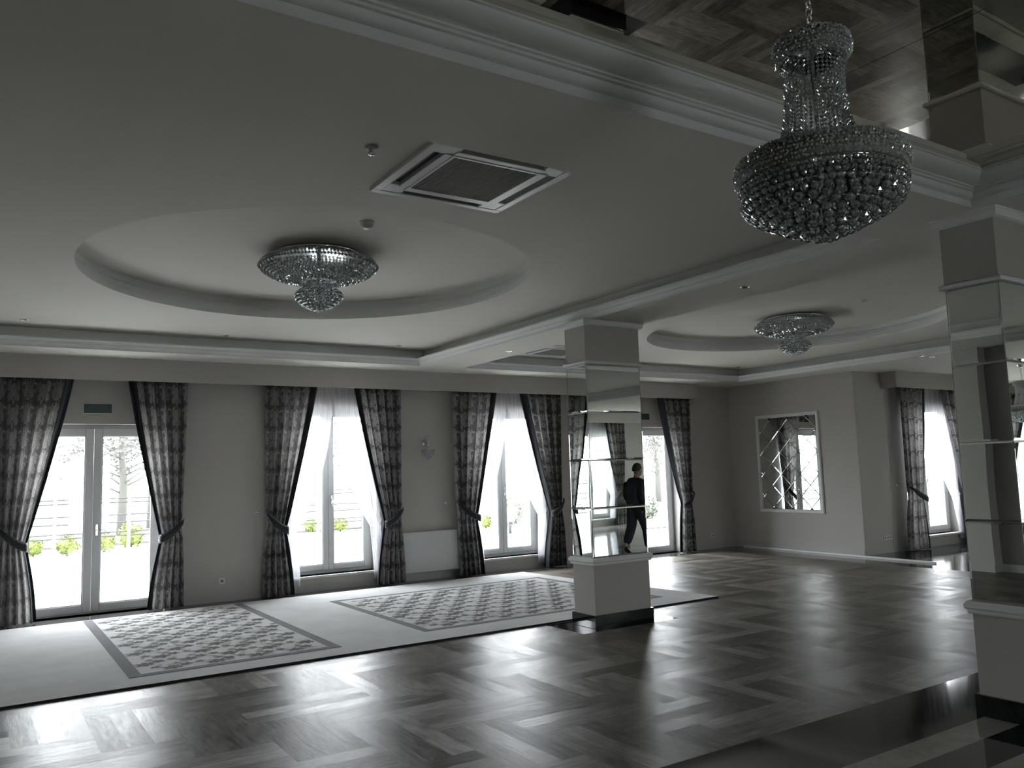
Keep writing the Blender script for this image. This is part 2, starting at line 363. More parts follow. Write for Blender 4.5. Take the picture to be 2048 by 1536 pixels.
# main cornice of the mirrored recess
def arc(d0, z0, d1, z1, concave=True, n=7):
    r = []
    for k in range(n + 1):
        t = k / n * pi / 2
        if concave: r.append((d0 + (d1 - d0) * (1 - cos(t)), z0 + (z1 - z0) * sin(t)))
        else: r.append((d0 + (d1 - d0) * sin(t), z0 + (z1 - z0) * (1 - cos(t))))
    return r
prof = [(0, ZS), (0, 3.214), (-.006, 3.215), (-.006, 3.221), (.006, 3.222)] + arc(.008, 3.223, .036, 3.250, False) + [(.036, 3.254), (.030, 3.255), (.030, 3.260), (.046, 3.262), (.046, 3.272), (.040, 3.273), (.040, 3.278), (.054, 3.280), (.056, 3.288), (.066, 3.289)] + \
    arc(.068, 3.290, .150, 3.336, False, 10) + [(.150, 3.338), (.146, 3.3385), (.146, 3.341), (.158, 3.342), (.160, ZM + .004)]
for i, T in enumerate((REC, REC2)):
    mb = MB(); mb.sweep_rect(*T, prof); o = mb.build(('trim_5', 'trim_9')[i], M['trim']); o['kind'] = 'structure'
# mirrored ceiling panels, thin dark joints between them
mb = MB()
for T, xs in ((REC, [REC[0] + .1, 1.26, 3.26, REC[1] - .1]),):
    mb.box(T[0] - .1, T[1] + .1, T[2] - .1, T[3] + .1, ZM + .012, ZM + .03, 1); ys = [T[2] + .1, -1.0, T[3] - .1]
    for a, b in zip(xs, xs[1:]):
        for c, d in zip(ys, ys[1:]): mb.box(a + .002, b - .002, c + .002, d - .002, ZM, ZM + .008, 0)
o = mb.build('ceiling_mirror', [M['cmirror'], M['dark']]); o['kind'] = 'structure'

# ---- walls
def wall(name, o, u, length, holes, thick, inward, h=ZS + .75):
    """o: start point (x,y) ; u: unit dir along; inward: unit normal pointing into the room"""
    mb = MB(); P = lambda s, z, t: (o[0] + u[0] * s - inward[0] * t, o[1] + u[1] * s - inward[1] * t, z)
    xs = [0, length] + [v for hl in holes for v in hl[:2]]; zs = [-.3, h] + [v for hl in holes for v in hl[2:]]
    ins = lambda s, z: any(q[0] < s < q[1] and q[2] < z < q[3] for q in holes)
    for a, b, c, d, hh in grid_minus(xs, zs, ins):
        if not hh:
            for t in (0, thick): mb.quad(P(a, c, t), P(b, c, t), P(b, d, t), P(a, d, t))
    for a, b, c, d in holes:
        for q in (((a, c), (a, d)), ((b, c), (b, d)), ((a, d), (b, d)), ((a, c), (b, c))):
            (s0, z0), (s1, z1) = q; mb.quad(P(s0, z0, 0), P(s1, z1, 0), P(s1, z1, thick), P(s0, z0, thick))
    w = mb.build(name, M['wall']); w['kind'] = 'structure'; return w
D1 = (.43, 2.10, 0, 2.36); W1 = (3.69, 5.05, .22, 2.63); W2 = (6.71, 8.09, .22, 2.63); D2 = (9.64, 11.29, 0, 2.36)
wall('wall_north', (XW, YN), (1, 0), XE - XW, [(a - XW, b - XW, c, d) for a, b, c, d in (D1, W1, W2, D2)], .34, (0, -1))
wall('wall_end', (XE, YJ), (0, 1), YN + .34 - YJ, [], .25, (-1, 0))
WJ = (14.15, 15.75, .22, 2.63)
wall('wall_jog', (XE, YJ), (1, 0), X2 - XE, [(WJ[0] - XE, WJ[1] - XE, .22, 2.63)], .34, (0, -1))
wall('wall_east', (X2, YS), (0, 1), YJ - YS, [(1.2, 2.7, .22, 2.63), (6.0, 7.4, .22, 2.63)], .34, (-1, 0))
WS = (14.05, 15.45, .22, 2.63)
wall('wall_south', (XW, YS), (1, 0), X2 - XW, [(WS[0] - XW, WS[1] - XW, .22, 2.63), (2.3 - XW, 3.7 - XW, .22, 2.63)], .34, (0, 1))
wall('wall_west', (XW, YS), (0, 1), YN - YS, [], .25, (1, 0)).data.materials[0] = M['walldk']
mb = MB(); mb.box(XW, -1.25, 6.08, YN, 0, ZS); o = mb.build('wall_pier', M['wall']); o['kind'] = 'structure'
baseboard_west = True

# ---- baseboards (stop at the doors)
def baseboard(name, segs, axis, pos, sgn):
    mb = MB()
    for a, b in segs:
        for (t, z0, z1) in ((.016, 0, .085), (.011, .085, .10), (.006, .10, .108)):
            lo, hi = sorted((pos, pos + sgn * t))
            if axis == 'x': mb.box(a, b, lo, hi, z0, z1)
            else: mb.box(lo, hi, a, b, z0, z1)
    o = mb.build(name, M['base']); o['kind'] = 'structure'
baseboard('baseboard_north', [(XW, D1[0]), (D1[1], D2[0]), (D2[1], XE)], 'x', YN, -1)
baseboard('baseboard_west', [(6.08, YN)], 'y', -1.25, 1); baseboard('baseboard_pier', [(YS, 6.08)], 'y', XW, 1)
baseboard('baseboard_end', [(YJ, YN)], 'y', XE, -1)
baseboard('baseboard_jog', [(XE, X2)], 'x', YJ, -1)
baseboard('baseboard_south', [(XW, X2)], 'x', YS, 1)
baseboard('baseboard_east', [(YS, YJ)], 'y', X2, -1)

# ---- pelmets (boxed curtain valances under the ceiling)
mb = MB(); mb.box(-1.25, 11.56, 11.21, 11.235, 2.886, ZS); mb.box(11.535, 11.56, 11.235, YN, 2.886, ZS); o = mb.build('trim_6', M['wall']); o['kind'] = 'structure'
mb = MB(); mb.box(13.58, 16.4, 8.354, 8.38, 2.886, ZS); mb.box(13.58, 13.605, 8.38, YJ, 2.886, ZS); mb.box(16.375, 16.4, 8.38, YJ, 2.886, ZS); o = mb.build('trim_7', M['wall']); o['kind'] = 'structure'
mb = MB(); mb.box(12.9, 17.2, YS + .27, YS + .295, 2.886, ZS); mb.box(12.9, 12.925, YS, YS + .27, 2.886, ZS); mb.box(17.175, 17.2, YS, YS + .27, 2.886, ZS); o = mb.build('trim_8', M['wall']); o['kind'] = 'structure'

# ---- windows and doors
def casement(name, w, z0, z1, door=False, double=True):
    """built around x=0, frame outer face at y=0 (room side is -y); returns root"""
    root = bpy.data.objects.new(name, None); COL.objects.link(root); root['kind'] = 'structure'
    h = w / 2; f = .055; mb = MB()
    for a in ((-h, -h + f, z0, z1), (h - f, h, z0, z1), (-h + f, h - f, z1 - f, z1), (-h + f, h - f, z0, z0 + (f if not door else .03))): mb.bbox(a[0], a[1], 0, .07, a[2], a[3], .004)
    mb.build('window_frame' if not door else 'door_frame', M['pvc'], root)
    leaves = [(-h + f - .01, .0), (.0, h - f + .01)] if double else [(-h + f - .01, h - f + .01)]
    st = .095 if door else .078; zb = z0 + (.02 if door else f - .01); zt = z1 - f + .01
    for i, (a, b) in enumerate(leaves):
        mb = MB(); g = .002
        for q in ((a + g, a + st, zb, zt), (b - st, b - g, zb, zt), (a + st, b - st, zt - st, zt), (a + st, b - st, zb, zb + st)): mb.bbox(q[0], q[1], -.018, .052, q[2], q[3], .007)
        # glazing bead
        for q in ((a + st - .004, a + st + .012, zb + st, zt - st), (b - st - .012, b - st + .004, zb + st, zt - st), (a + st, b - st, zt - st - .012, zt - st), (a + st, b - st, zb + st, zb + st + .012)): mb.box(q[0], q[1], -.008, .03, q[2], q[3])
        sash = mb.build('door_leaf' if door else 'sash', M['pvc'], root)
        mb = MB(); mb.box(a + st, b - st, .014, .02, zb + st, zt - st); mb.build('pane', M['glass'], sash)
        if (i == 1) or not double:
            hz = 1.03 if door else (z0 + z1) / 2 - .15; hx = a + .05; mb = MB()
            mb.bbox(hx - .014, hx + .014, -.03, -.016, hz - .07, hz + .07, .003); mb.tube([(hx, -.02, hz), (hx, -.055, hz)], .008)
            if door: mb.tube([(hx, -.055, hz), (hx + .06, -.058, hz), (hx + .12, -.055, hz - .004)], .009)
            else: mb.tube([(hx, -.055, hz), (hx, -.056, hz - .05), (hx, -.052, hz - .11)], .009)
            mb.build('handle', M['chrome'], sash)
    if not door:
        mb = MB(); mb.bbox(-h - .03, h + .03, -.235, .0, z0 - .032, z0 + .0, .006); mb.build('window_sill', M['trim'], root)
    return root
SET = .2
def put(r, x, y, rz=0): r.location = (x, y, 0); r.rotation_euler = (0, 0, rz)
put(casement('door_1', D1[1] - D1[0], 0, D1[3], True), (D1[0] + D1[1]) / 2, YN + SET)
put(casement('window_1', W1[1] - W1[0], .22, 2.63), (W1[0] + W1[1]) / 2, YN + SET)
put(casement('window_2', W2[1] - W2[0], .22, 2.63), (W2[0] + W2[1]) / 2, YN + SET)
put(casement('door_2', D2[1] - D2[0], 0, D2[3], True), (D2[0] + D2[1]) / 2, YN + SET)
put(casement('window_3', WJ[1] - WJ[0], .22, 2.63), (WJ[0] + WJ[1]) / 2, YJ + .15)
put(casement('window_4', 1.4, .22, 2.63), (WS[0] + WS[1]) / 2, YS - .15, pi)
put(casement('window_5', 1.4, .22, 2.63), 3.0, YS - .15, pi)
put(casement('window_6', 1.5, .22, 2.63), X2 + .15, YS + 1.95, -pi / 2)
put(casement('window_7', 1.4, .22, 2.63), X2 + .15, YS + 6.7, -pi / 2)

# ------------------------------------------------------------------ columns
def column(x0, x1, y0, y1, label):
    cx, cy = (x0 + x1) / 2, (y0 + y1) / 2; hx, hy = (x1 - x0) / 2, (y1 - y0) / 2
    root = thing('mirrored_column', label, 'column', (cx, cy, 0)); root['kind'] = 'thing'
    mb = MB(); mb.box(-hx, hx, -hy, hy, .128, .624); mb.box(-hx, hx, -hy, hy, 2.735, 3.115); mb.box(-hx + .012, hx - .012, -hy + .012, hy - .012, .62, 2.74); mb.build('shaft', M['wall'], root)
    mb = MB(); p = .022; mb.bbox(-hx - p, hx + p, -hy - p, hy + p, 0.0, .128, .003); mb.build('plinth', M['black'], root)
    def ring(nm, prof):
        mb = MB(); mb.sweep_rect(-hx, hx, -hy, hy, prof); mb.build(nm, M['trim'], root)
    ring('base_moulding', [(0, .622), (-.018, .624), (-.022, .636), (-.022, .648), (-.030, .652), (-.036, .662), (-.036, .682), (-.028, .690), (-.024, .70), (.02, .70)])
    ring('neck_moulding', [(.02, 2.702), (-.006, 2.702), (-.022, 2.706), (-.026, 2.716), (-.026, 2.728), (-.018, 2.735), (0, 2.736)])
    ring('capital_moulding', [(0, 3.11), (-.012, 3.112), (-.03, 3.12), (-.038, 3.134), (-.038, 3.16), (-.045, 3.163), (-.045, ZS)])
    for zi in range(4):
        z0, z1 = .70 + .5 * zi + .002, .70 + .5 * (zi + 1) - .002
        for (ux, uy, w, d) in ((1, 0, hx, hy), (-1, 0, hx, hy), (0, 1, hy, hx), (0, -1, hy, hx)):
            # u along the face; outward normal n
            n = (uy, -ux); t1, t2 = random.uniform(-.0012, .0012), random.uniform(-.0012, .0012)
            def P(s, z, o): 
                o = o + s * t1 + (z - z0) * t2; return (ux * s + n[0] * (d + o), uy * s + n[1] * (d + o), z)
            e = w - .001; b = .012; mb = MB(); o0, o1 = -.005, -.0035
            A = [P(-e, z0, o0), P(e, z0, o0), P(e, z1, o0), P(-e, z1, o0)]; B = [P(-e + b, z0 + b, o1), P(e - b, z0 + b, o1), P(e - b, z1 - b, o1), P(-e + b, z1 - b, o1)]
            mb.add(A + B, [(4, 5, 6, 7)] + [(k, (k + 1) % 4, 4 + (k + 1) % 4, 4 + k) for k in range(4)]); mb.build('mirror_panel', M['mirror'], root)
    return root
column(*C1, 'mirror-clad column standing at the corner of the large pale carpet')
column(*C2, 'mirror-clad column on the black stone floor behind the hanging crystal chandelier')

# ------------------------------------------------------------------ curtains
def edge(z, top, tie, bot, zt, ztop=2.93, p=1.12):
    if z >= zt: return top + (tie - top) * (max(0, ztop - z) / (ztop - zt)) ** p
    k = (zt - z) / zt; k = k ** .7; return tie + (bot - tie) * (k * k * (3 - 2 * k) * .5 + k * .5)
def cloth(mb, s0, s1, ns, side, ins, outs, zt, z0, z1, folds, amp, clothw, seed, y=0, nz=70, p=1.12):
    """side=+1: inner edge lies towards -x (right-hand panel); ins/outs = (top,tie,bottom) offsets"""
    rnd = random.Random(seed); ph = [rnd.uniform(0, 6.28) for _ in range(6)]; base = len(mb.v); vs = []
    for j in range(nz + 1):
        z = z0 + (z1 - z0) * j / nz; a = edge(z, ins[0], ins[1], ins[2], zt, p=p); b = edge(z, outs[0], outs[1], outs[2], zt + .12)
        pin = math.exp(-((z - zt) / .16) ** 2); wid = abs(b - a) / max(.2, abs(outs[0] - ins[0]))
        for i in range(ns + 1):
            s = s0 + (s1 - s0) * i / ns    # 0 outer .. 1 inner
            sw = s + .018 * sin(7 * s + ph[0] + z * .8)
            x = b + (a - b) * s; w = 2 * pi * folds * sw
            f = sin(w + ph[1] + .25 * sin(2.1 * z + ph[2])) + .35 * sin(2.0 * w + ph[3] + .4 * z) + .25 * sin(.5 * w + ph[4])
            am = amp * (.75 + .5 / max(.45, wid) * .5) * (1 - .45 * pin)
            yy = y - am * f - .03 * pin * sin(pi * s)
            x += .012 * cos(w + ph[1]) * (1 - abs(2 * s - 1)) + (.006 * sin(3 * z + ph[5]) if z < zt else 0)
            vs.append((side * x, yy, z)); mb.uv[base + len(vs) - 1] = (s * clothw, z)
    mb.add(vs, [(j * (ns + 1) + i, j * (ns + 1) + i + 1, (j + 1) * (ns + 1) + i + 1, (j + 1) * (ns + 1) + i) for j in range(nz) for i in range(ns)], 0, True)
def curtain(x, y, side, label, rz=0, top=.27, tie=.73, bot=.60, ot=1.06, otie=1.0, ob=1.05, seed=1, zt=.90, group=None):
    root = thing('curtain', label, 'curtain', (x, y, 0), rz, group)
    a = (top, tie, bot); b = (ot, otie, ob); F = 5
    mb = MB(); cloth(mb, 0, .875, 110, side, a, b, zt, .015, 2.95, F, .036, 1.5, seed); mb.build('drape', M['damask'], root)
    mb = MB(); cloth(mb, .87, 1.0, 14, side, a, b, zt, .015, 2.95, F, .036, 1.5, seed, y=-.002); mb.build('edge_band', M['navy'], root, label='plain navy band along the inner edge')
    # tieback: strap from the wall side (higher) round the front to the inner edge (lower)
    mb = MB(); n = 18; vs = []
    for i in range(n + 1):
        t = i / n; xx = otie + .015 + (tie - .012 - otie - .015) * t; zz = 1.125 - .235 * (t ** .75) - .02 * sin(pi * t); yy = -.105 - .03 * sin(pi * t) + (.05 if i == 0 else 0) + (.035 if i == n else 0)
        hh = .055 * (.35 + .65 * min(1, t * 4)) 
        for q, (dy, dz) in enumerate(((0, -hh), (-.012, -hh * .4), (-.012, hh * .4), (0, hh), (.010, 0))): vs.append((side * xx, yy + dy, zz + dz))
    fs = [(i * 5 + k, i * 5 + (k + 1) % 5, (i + 1) * 5 + (k + 1) % 5, (i + 1) * 5 + k) for i in range(n) for k in range(5)] + [(0, 1, 2, 3, 4), tuple(n * 5 + k for k in range(5))]
    mb.add(vs, fs, 0, True); mb.build('tieback', M['navy'], root, label='navy tieback strap'); return root
def sheercurtain(x, y, side, label, rz=0, top=.012, tie=.56, bot=.50, ot=.80, otie=.72, ob=.74, seed=1, zt=.86, z0=.10, group=None, p=2.3):
    root = thing('sheer_curtain', label, 'sheer curtain', (x, y, 0), rz, group); a = (top, tie, bot); b = (ot, otie, ob)
    mb = MB(); cloth(mb, 0, 1, 90, side, a, b, zt, z0, 2.93, 12, .012, 2.2, seed, p=p); mb.build('voile', M['sheer'], root)
    mb = MB(); mb.tube([(side * (otie + .03), .02, zt + .12), (side * (otie - .02), -.035, zt + .07), (side * (tie - .005), -.03, zt)], [.010, .013, .012]); mb.build('tieback', M['sheer'], root); return root
CY = 11.345; SY = 11.452
O = [('glass door nearest the left edge of the photo', 1.265), ('first white window right of the left door', 4.365), ('white window right of the radiator', 7.39), ('far glass door beyond the mirrored column', 10.465)]
curtain(1.265, CY, -1, 'dark damask curtain tied back left of the glass door under the full green sign', seed=1)
curtain(1.265, CY, 1, 'dark damask curtain tied back right of the glass door under the full green sign', seed=2, top=.33)
curtain(4.365, CY, -1, 'dark damask curtain left of the window that has the radiator to its right', seed=3, ot=1.035)
curtain(4.365, CY, 1, 'dark damask curtain between the bright window and the wall lamp, left of the radiator', seed=4, ot=1.025)
curtain(7.39, CY - .03, -1, 'dark damask curtain overlapping the right end of the white radiator', seed=5, ot=1.09, otie=1.05, tie=.70, ob=1.01)
curtain(7.39, CY, 1, 'dark damask curtain just left of the mirrored column by the carpet', seed=6, top=.20, ot=1.05, otie=.96)
curtain(10.465, CY, -1, 'dark damask curtain left of the far glass door, mostly behind the mirrored column', seed=7)
curtain(10.465, CY, 1, 'dark damask curtain right of the far glass door, beside the room corner', seed=8, top=.24, tie=.70, ot=1.045, otie=.95, ob=.97)
sheercurtain(4.365, SY, -1, 'white voile tied left in the window beside the radiator and wall lamp', seed=11)
sheercurtain(4.365, SY, 1, 'white voile tied right in the window beside the radiator and wall lamp', seed=12, bot=.62, ob=.80)
sheercurtain(7.39, SY, -1, 'white voile tied left in the window just left of the mirrored column by the carpet', seed=13)
sheercurtain(7.39, SY, 1, 'white voile tied right in the window just left of the mirrored column by the carpet', seed=14, bot=.52, ob=.76)
for x, sd, l in ((1.265, 1, 'narrow white voile behind the curtain right of the door under the full green sign'), (10.465, 1, 'narrow white voile beside the far glass door, behind the curtain by the room corner'), (1.265, -1, 'narrow white voile behind the curtain left of the door under the full green sign'), (10.465, -1, 'narrow white voile left of the far glass door')):
    sheercurtain(x, SY, sd, l, top=.70, tie=.74, bot=.74, ot=.95, otie=.90, ob=.93, seed=20 + int(x) + sd, z0=.03, p=1)
JC, JY = 14.84, 8.47
curtain(JC, JY, -1, 'dark damask curtain left of the lone window beyond the end wall', seed=31, ot=1.01, top=.21, tie=.52, bot=.42, otie=1.0, ob=1.1)
curtain(JC, JY, 1, 'dark damask curtain right of the lone window, partly behind the right-hand mirrored column', seed=32, top=.27, tie=.88, bot=.88, ot=1.35, otie=1.2, ob=1.3)
sheercurtain(JC, YJ - .06, -1, 'white voile tied left in the lone window beyond the end wall', seed=33, tie=.50, bot=.38, otie=.62, ob=.6)
sheercurtain(JC, YJ - .06, 1, 'white voile tied right in the lone window beyond the end wall', seed=34, tie=.66, bot=.85, ot=1.0, otie=.9, ob=1.0)
SC = 14.75
curtain(SC, YS + .16, -1, 'dark damask curtain seen only reflected in the mirrored column by the carpet', rz=pi, seed=41)
curtain(SC, YS + .16, 1, 'dark damask curtain on the opposite wall left of its window', rz=pi, seed=42)
sheercurtain(SC, YS + .06, -1, 'white voile seen only reflected in the mirrored column by the carpet', rz=pi, seed=43)
sheercurtain(SC, YS + .06, 1, 'white voile on the opposite wall window', rz=pi, seed=44)
EC = YS + 1.95
curtain(X2 - .16, EC, -1, 'dark damask curtain on the east wall, south of its window', rz=-pi / 2, seed=45)
curtain(X2 - .16, EC, 1, 'dark damask curtain on the east wall, north of its window', rz=-pi / 2, seed=46)
sheercurtain(X2 - .06, EC, 1, 'white voile in the east window reflected at the photo edge', rz=-pi / 2, seed=47)

# tieback hooks on the wall
def hook(x, y, label, rz=0):
    r = thing('tieback_hook', label, 'wall hook', (x, y + .002, 1.15), rz); mb = MB()
    mb.tube([(0, 0, 0), (0, -.008, 0)], .016, 12); mb.build('rosette', M['chrome'], r)
    mb = MB(); mb.tube([(0, -.008, 0), (0, -.05, 0), (.01, -.065, .006), (.02, -.06, .02)], .005); mb.tube([(.02, -.063, .02), (.02, -.056, .026)], [.008, .006]); mb.build('arm', M['chrome'], r)
hook(3.26, YN, 'small metal hook on the wall left of the window nearest the left door')
hook(5.43, YN, 'small metal hook on the wall above the left end of the radiator')
hook(6.22, YN, 'small metal hook on the wall above the right end of the radiator')
hook(13.84, YJ, 'small metal hook left of the lone window beyond the end wall')

# ------------------------------------------------------------------ chandeliers
def seedband(mb, prof, n, cz=0, r=.0045, rows=7):
    """cover the lathe profile with small beads"""
    L = []; 
    for (r0, z0), (r1, z1) in zip(prof, prof[1:]):
        k = max(1, int(sqrt((r1 - r0) ** 2 + (z1 - z0) ** 2) / (r * 1.75)))
        for i in range(k): t = i / k; L.append((r0 + (r1 - r0) * t, z0 + (z1 - z0) * t))
    for q, (rr, z) in enumerate(L):
        m = int(2 * pi * rr / (r * 1.9))
        for k in range(m):
            a = 2 * pi * (k + random.random()) / m; j = random.uniform(-.6, .6) * r; mb.tetra((rr + abs(j) * .6) * cos(a), (rr + abs(j) * .6) * sin(a), cz + z + j, r * random.uniform(.8, 1.25))
def strand(mb, pts, r):
    n = len(pts)
    for i, p in enumerate(pts): mb.octa(p[0], p[1], p[2], r, r * 1.05, rot=random.random())
def hanging():
    root = thing('crystal_chandelier', 'large crystal chandelier hanging on a chain from the mirrored ceiling', 'chandelier'); root.location = (0, 0, 0)
    # z = 0 is the lowest crystal
    R = .30; crown = [(.100, .655), (.118, .645), (.134, .660), (.138, .685), (.132, .712), (.112, .728), (.095, .73)]
    mb = MB(); seedband(mb, crown, 0, r=.0050); mb.lathe([(r - .004, z) for r, z in crown[1:]], n=40, mi=1); mb.build('crown_ring', [M['seed'], M['under']], root)
    mb = MB(); N = 40
    for k in range(N):
        a = 2 * pi * k / N; pts = []
        for i in range(25):
            t = i / 24; z = .655 - .345 * t; rr = .108 - .009 * sin(pi * min(1, t * 1.3)) + .026 * t ** 2.2; pts.append((rr * cos(a), rr * sin(a), z))
        strand(mb, pts, .0068)
    mb.build('neck_strands', M['crystal'], root)
    band = [(.245, .302), (.272, .298), (.294, .280), (.301, .256), (.296, .232), (.285, .218), (.272, .212)]
    mb = MB(); seedband(mb, band, 0, r=.0052); mb.lathe([(r - .005, z) for r, z in band], n=64, mi=1); mb.lathe([(.245, .30), (.13, .312)], n=40, mi=1); mb.build('lower_ring', [M['seed'], M['under']], root)
    mb = MB(); seedband(mb, [(.13, .315), (.245, .305)], 0, r=.0055); mb.build('ring_cover', M['seed'], root)
    mb = MB()
    for rr, z, s in ((.280, .200, .0105), (.281, .184, .0105), (.278, .166, .012), (.272, .147, .015), (.258, .128, .018), (.234, .112, .0205), (.204, .097, .0215), (.172, .082, .0215), (.138, .066, .0215), (.102, .050, .0215), (.066, .035, .0215), (.030, .022, .0205)):
        m = max(3, int(2 * pi * rr / (s * 2.15)))
        for k in range(m): a = 2 * pi * (k + random.random() * .2) / m; mb.gem(rr * cos(a), rr * sin(a), z, s)
    mb.gem(0, 0, .02, .021)
    mb.build('crystal_bowl', M['crystal'], root)
    mb = MB()
    for rr, z in ((.272, .212), (.27, .15), (.21, .10), (.11, .06)):
        mb.tube([(rr * cos(2 * pi * k / 40), rr * sin(2 * pi * k / 40), z) for k in range(41)], .003, 6)
    for k in range(8):
        a = pi * k / 4; mb.tube([(.27 * cos(a), .27 * sin(a), .212), (.21 * cos(a), .21 * sin(a), .1), (.02 * cos(a), .02 * sin(a), .06)], .0025, 6)
    mb.tube([(0, 0, .06), (0, 0, .76)], .008); mb.lathe([(.03, .735), (.095, .728), (.10, .70)], n=24)
    for k in range(6): a = pi * k / 3; mb.tube([(0, 0, .72), (.1 * cos(a), .1 * sin(a), .69)], .004, 6)
    for k in range(8):
        a = pi * k / 4; mb.tube([(.15 * cos(a), .15 * sin(a), .16), (.15 * cos(a), .15 * sin(a), .23)], .011, 8)
    mb.build('frame', M['chrome'], root)
    mb = MB()
    for i in range(8):
        z = .775 + i * .028; ax = i % 2; pts = []
        for k in range(13):
            t = 2 * pi * k / 12; w = .012 * cos(t); pts.append((w if ax else 0, 0 if ax else w, z + .019 * sin(t)))
        mb.tube(pts, .0032, 6, cap=False)
    mb.build('chain', M['chrome'], root)
    return root
HX, HY, HZ = 2.40, 1.69, 2.345
hang = hanging(); hang.location = (HX, HY, HZ); hang.scale = (.955, .955, 1)
mb = MB(); mb.lathe([(.001, ZM - HZ - .045), (.03, ZM - HZ - .045), (.055, ZM - HZ - .02), (.06, ZM - HZ - .001)], n=32); mb.tube([(0, 0, .99), (0, 0, ZM - HZ - .04)], .004); mb.build('ceiling_rose', M['chrome'], hang)
h2 = dup(hang, (15.0, -1.87, ZS - (ZM - HZ)), label='crystal chandelier at the far right, glimpsed only in the column mirror')

def flush():
    root = thing('crystal_ceiling_light', 'round two-tier crystal light in the nearer round ceiling recess', 'ceiling light')
    mb = MB(); mb.lathe([(.001, 0), (.40, 0), (.40, -.028), (.38, -.034), (.001, -.034)], n=64); mb.build('ceiling_plate', M['chrome'], root)
    up = [(.40, -.034), (.46, -.055), (.505, -.085), (.525, -.115)]
    low = [(.525, -.118), (.50, -.150), (.45, -.182), (.39, -.208), (.32, -.228), (.24, -.243), (.15, -.25)]
    mb = MB()
    for (r0, z0), (r1, z1) in zip(up + low, (up + low)[1:]):
        k = max(1, int(sqrt((r1 - r0) ** 2 + (z1 - z0) ** 2) / .022))
        for i in range(k):
            t = i / k; rr = r0 + (r1 - r0) * t; z = z0 + (z1 - z0) * t; m = int(2 * pi * rr / .031)
            for q in range(m): a = 2 * pi * (q + .5 * (i % 2) + random.random() * .3) / m; mb.octa(rr * cos(a), rr * sin(a), z, .0145, .0150, rot=random.random())
    mb.build('upper_tier', M['crystal'], root)
    mb = MB(); mb.tube([(0, 0, -.03), (0, 0, -.40)], .02, 10)
    for rr, z in ((.52, -.116), (.2, -.385), (.40, -.04), (.3, -.235)): mb.tube([(rr * cos(2 * pi * k / 48), rr * sin(2 * pi * k / 48), z) for k in range(49)], .0035, 6)
    for k in range(12): a = pi * k / 6; mb.tube([(.4 * cos(a), .4 * sin(a), -.04), (.5 * cos(a), .5 * sin(a), -.116), (.3 * cos(a), .3 * sin(a), -.235), (0, 0, -.25)], .003, 5)
    mb.build('frame', M['chrome'], root)
    mb = MB()
    for rr, z, s in ((.10, -.262, .012), (.11, -.29, .012), (.13, -.315, .012), (.168, -.338, .013), (.195, -.360, .014), (.208, -.385, .015), (.200, -.412, .016), (.175, -.438, .017), (.145, -.460, .018), (.110, -.480, .018), (.072, -.498, .018), (.032, -.512, .018)):
        m = max(3, int(2 * pi * rr / (s * 2.15)))
        for k in range(m): a = 2 * pi * (k + random.random() * .2) / m; mb.gem(rr * cos(a), rr * sin(a), z, s)
    mb.build('lower_tier', M['crystal'], root); return root
fc = flush(); fc.location = (2.56, 7.05, ZD)
dup(fc, (9.50, 7.29, ZD), label='round two-tier crystal light in the farther round ceiling recess')

# wall lamp
r = thing('crystal_wall_lamp', 'small crystal wall lamp above the white radiator', 'wall lamp', (5.87, YN, 2.0)); mb = MB()
mb.lathe([(.001, 0), (.035, .0), (.04, .01), (.001, .018)], n=20); mb.v = [(x, -z, y + .08) for x, y, z in mb.v]; mb.build('backplate', M['chrome'], r)
mb = MB(); mb.tube([(0, -.015, .08), (0, -.07, .13), (0, -.12, .2), (0, -.13, .12), (0, -.13, -.02)], .006); mb.build('arm', M['chrome'], r)
mb = MB()
for i in range(14): mb.gem(.012 * cos(i * 2.4), -.13 + .012 * sin(i * 2.4), .19 - i * .015, .010)
mb.build('crystal_stem', M['crystal'], r); mb = MB()
for rr, z in ((.095, -.03), (.1, -.05), (.09, -.075), (.072, -.10), (.05, -.125), (.028, -.145), (.01, -.16)):
    m = max(3, int(2 * pi * rr / .024))
    for k in range(m): a = 2 * pi * k / m; mb.gem(rr * cos(a), -.13 + rr * sin(a), z, .011)
mb.build('crystal_bowl', M['crystal'], r)

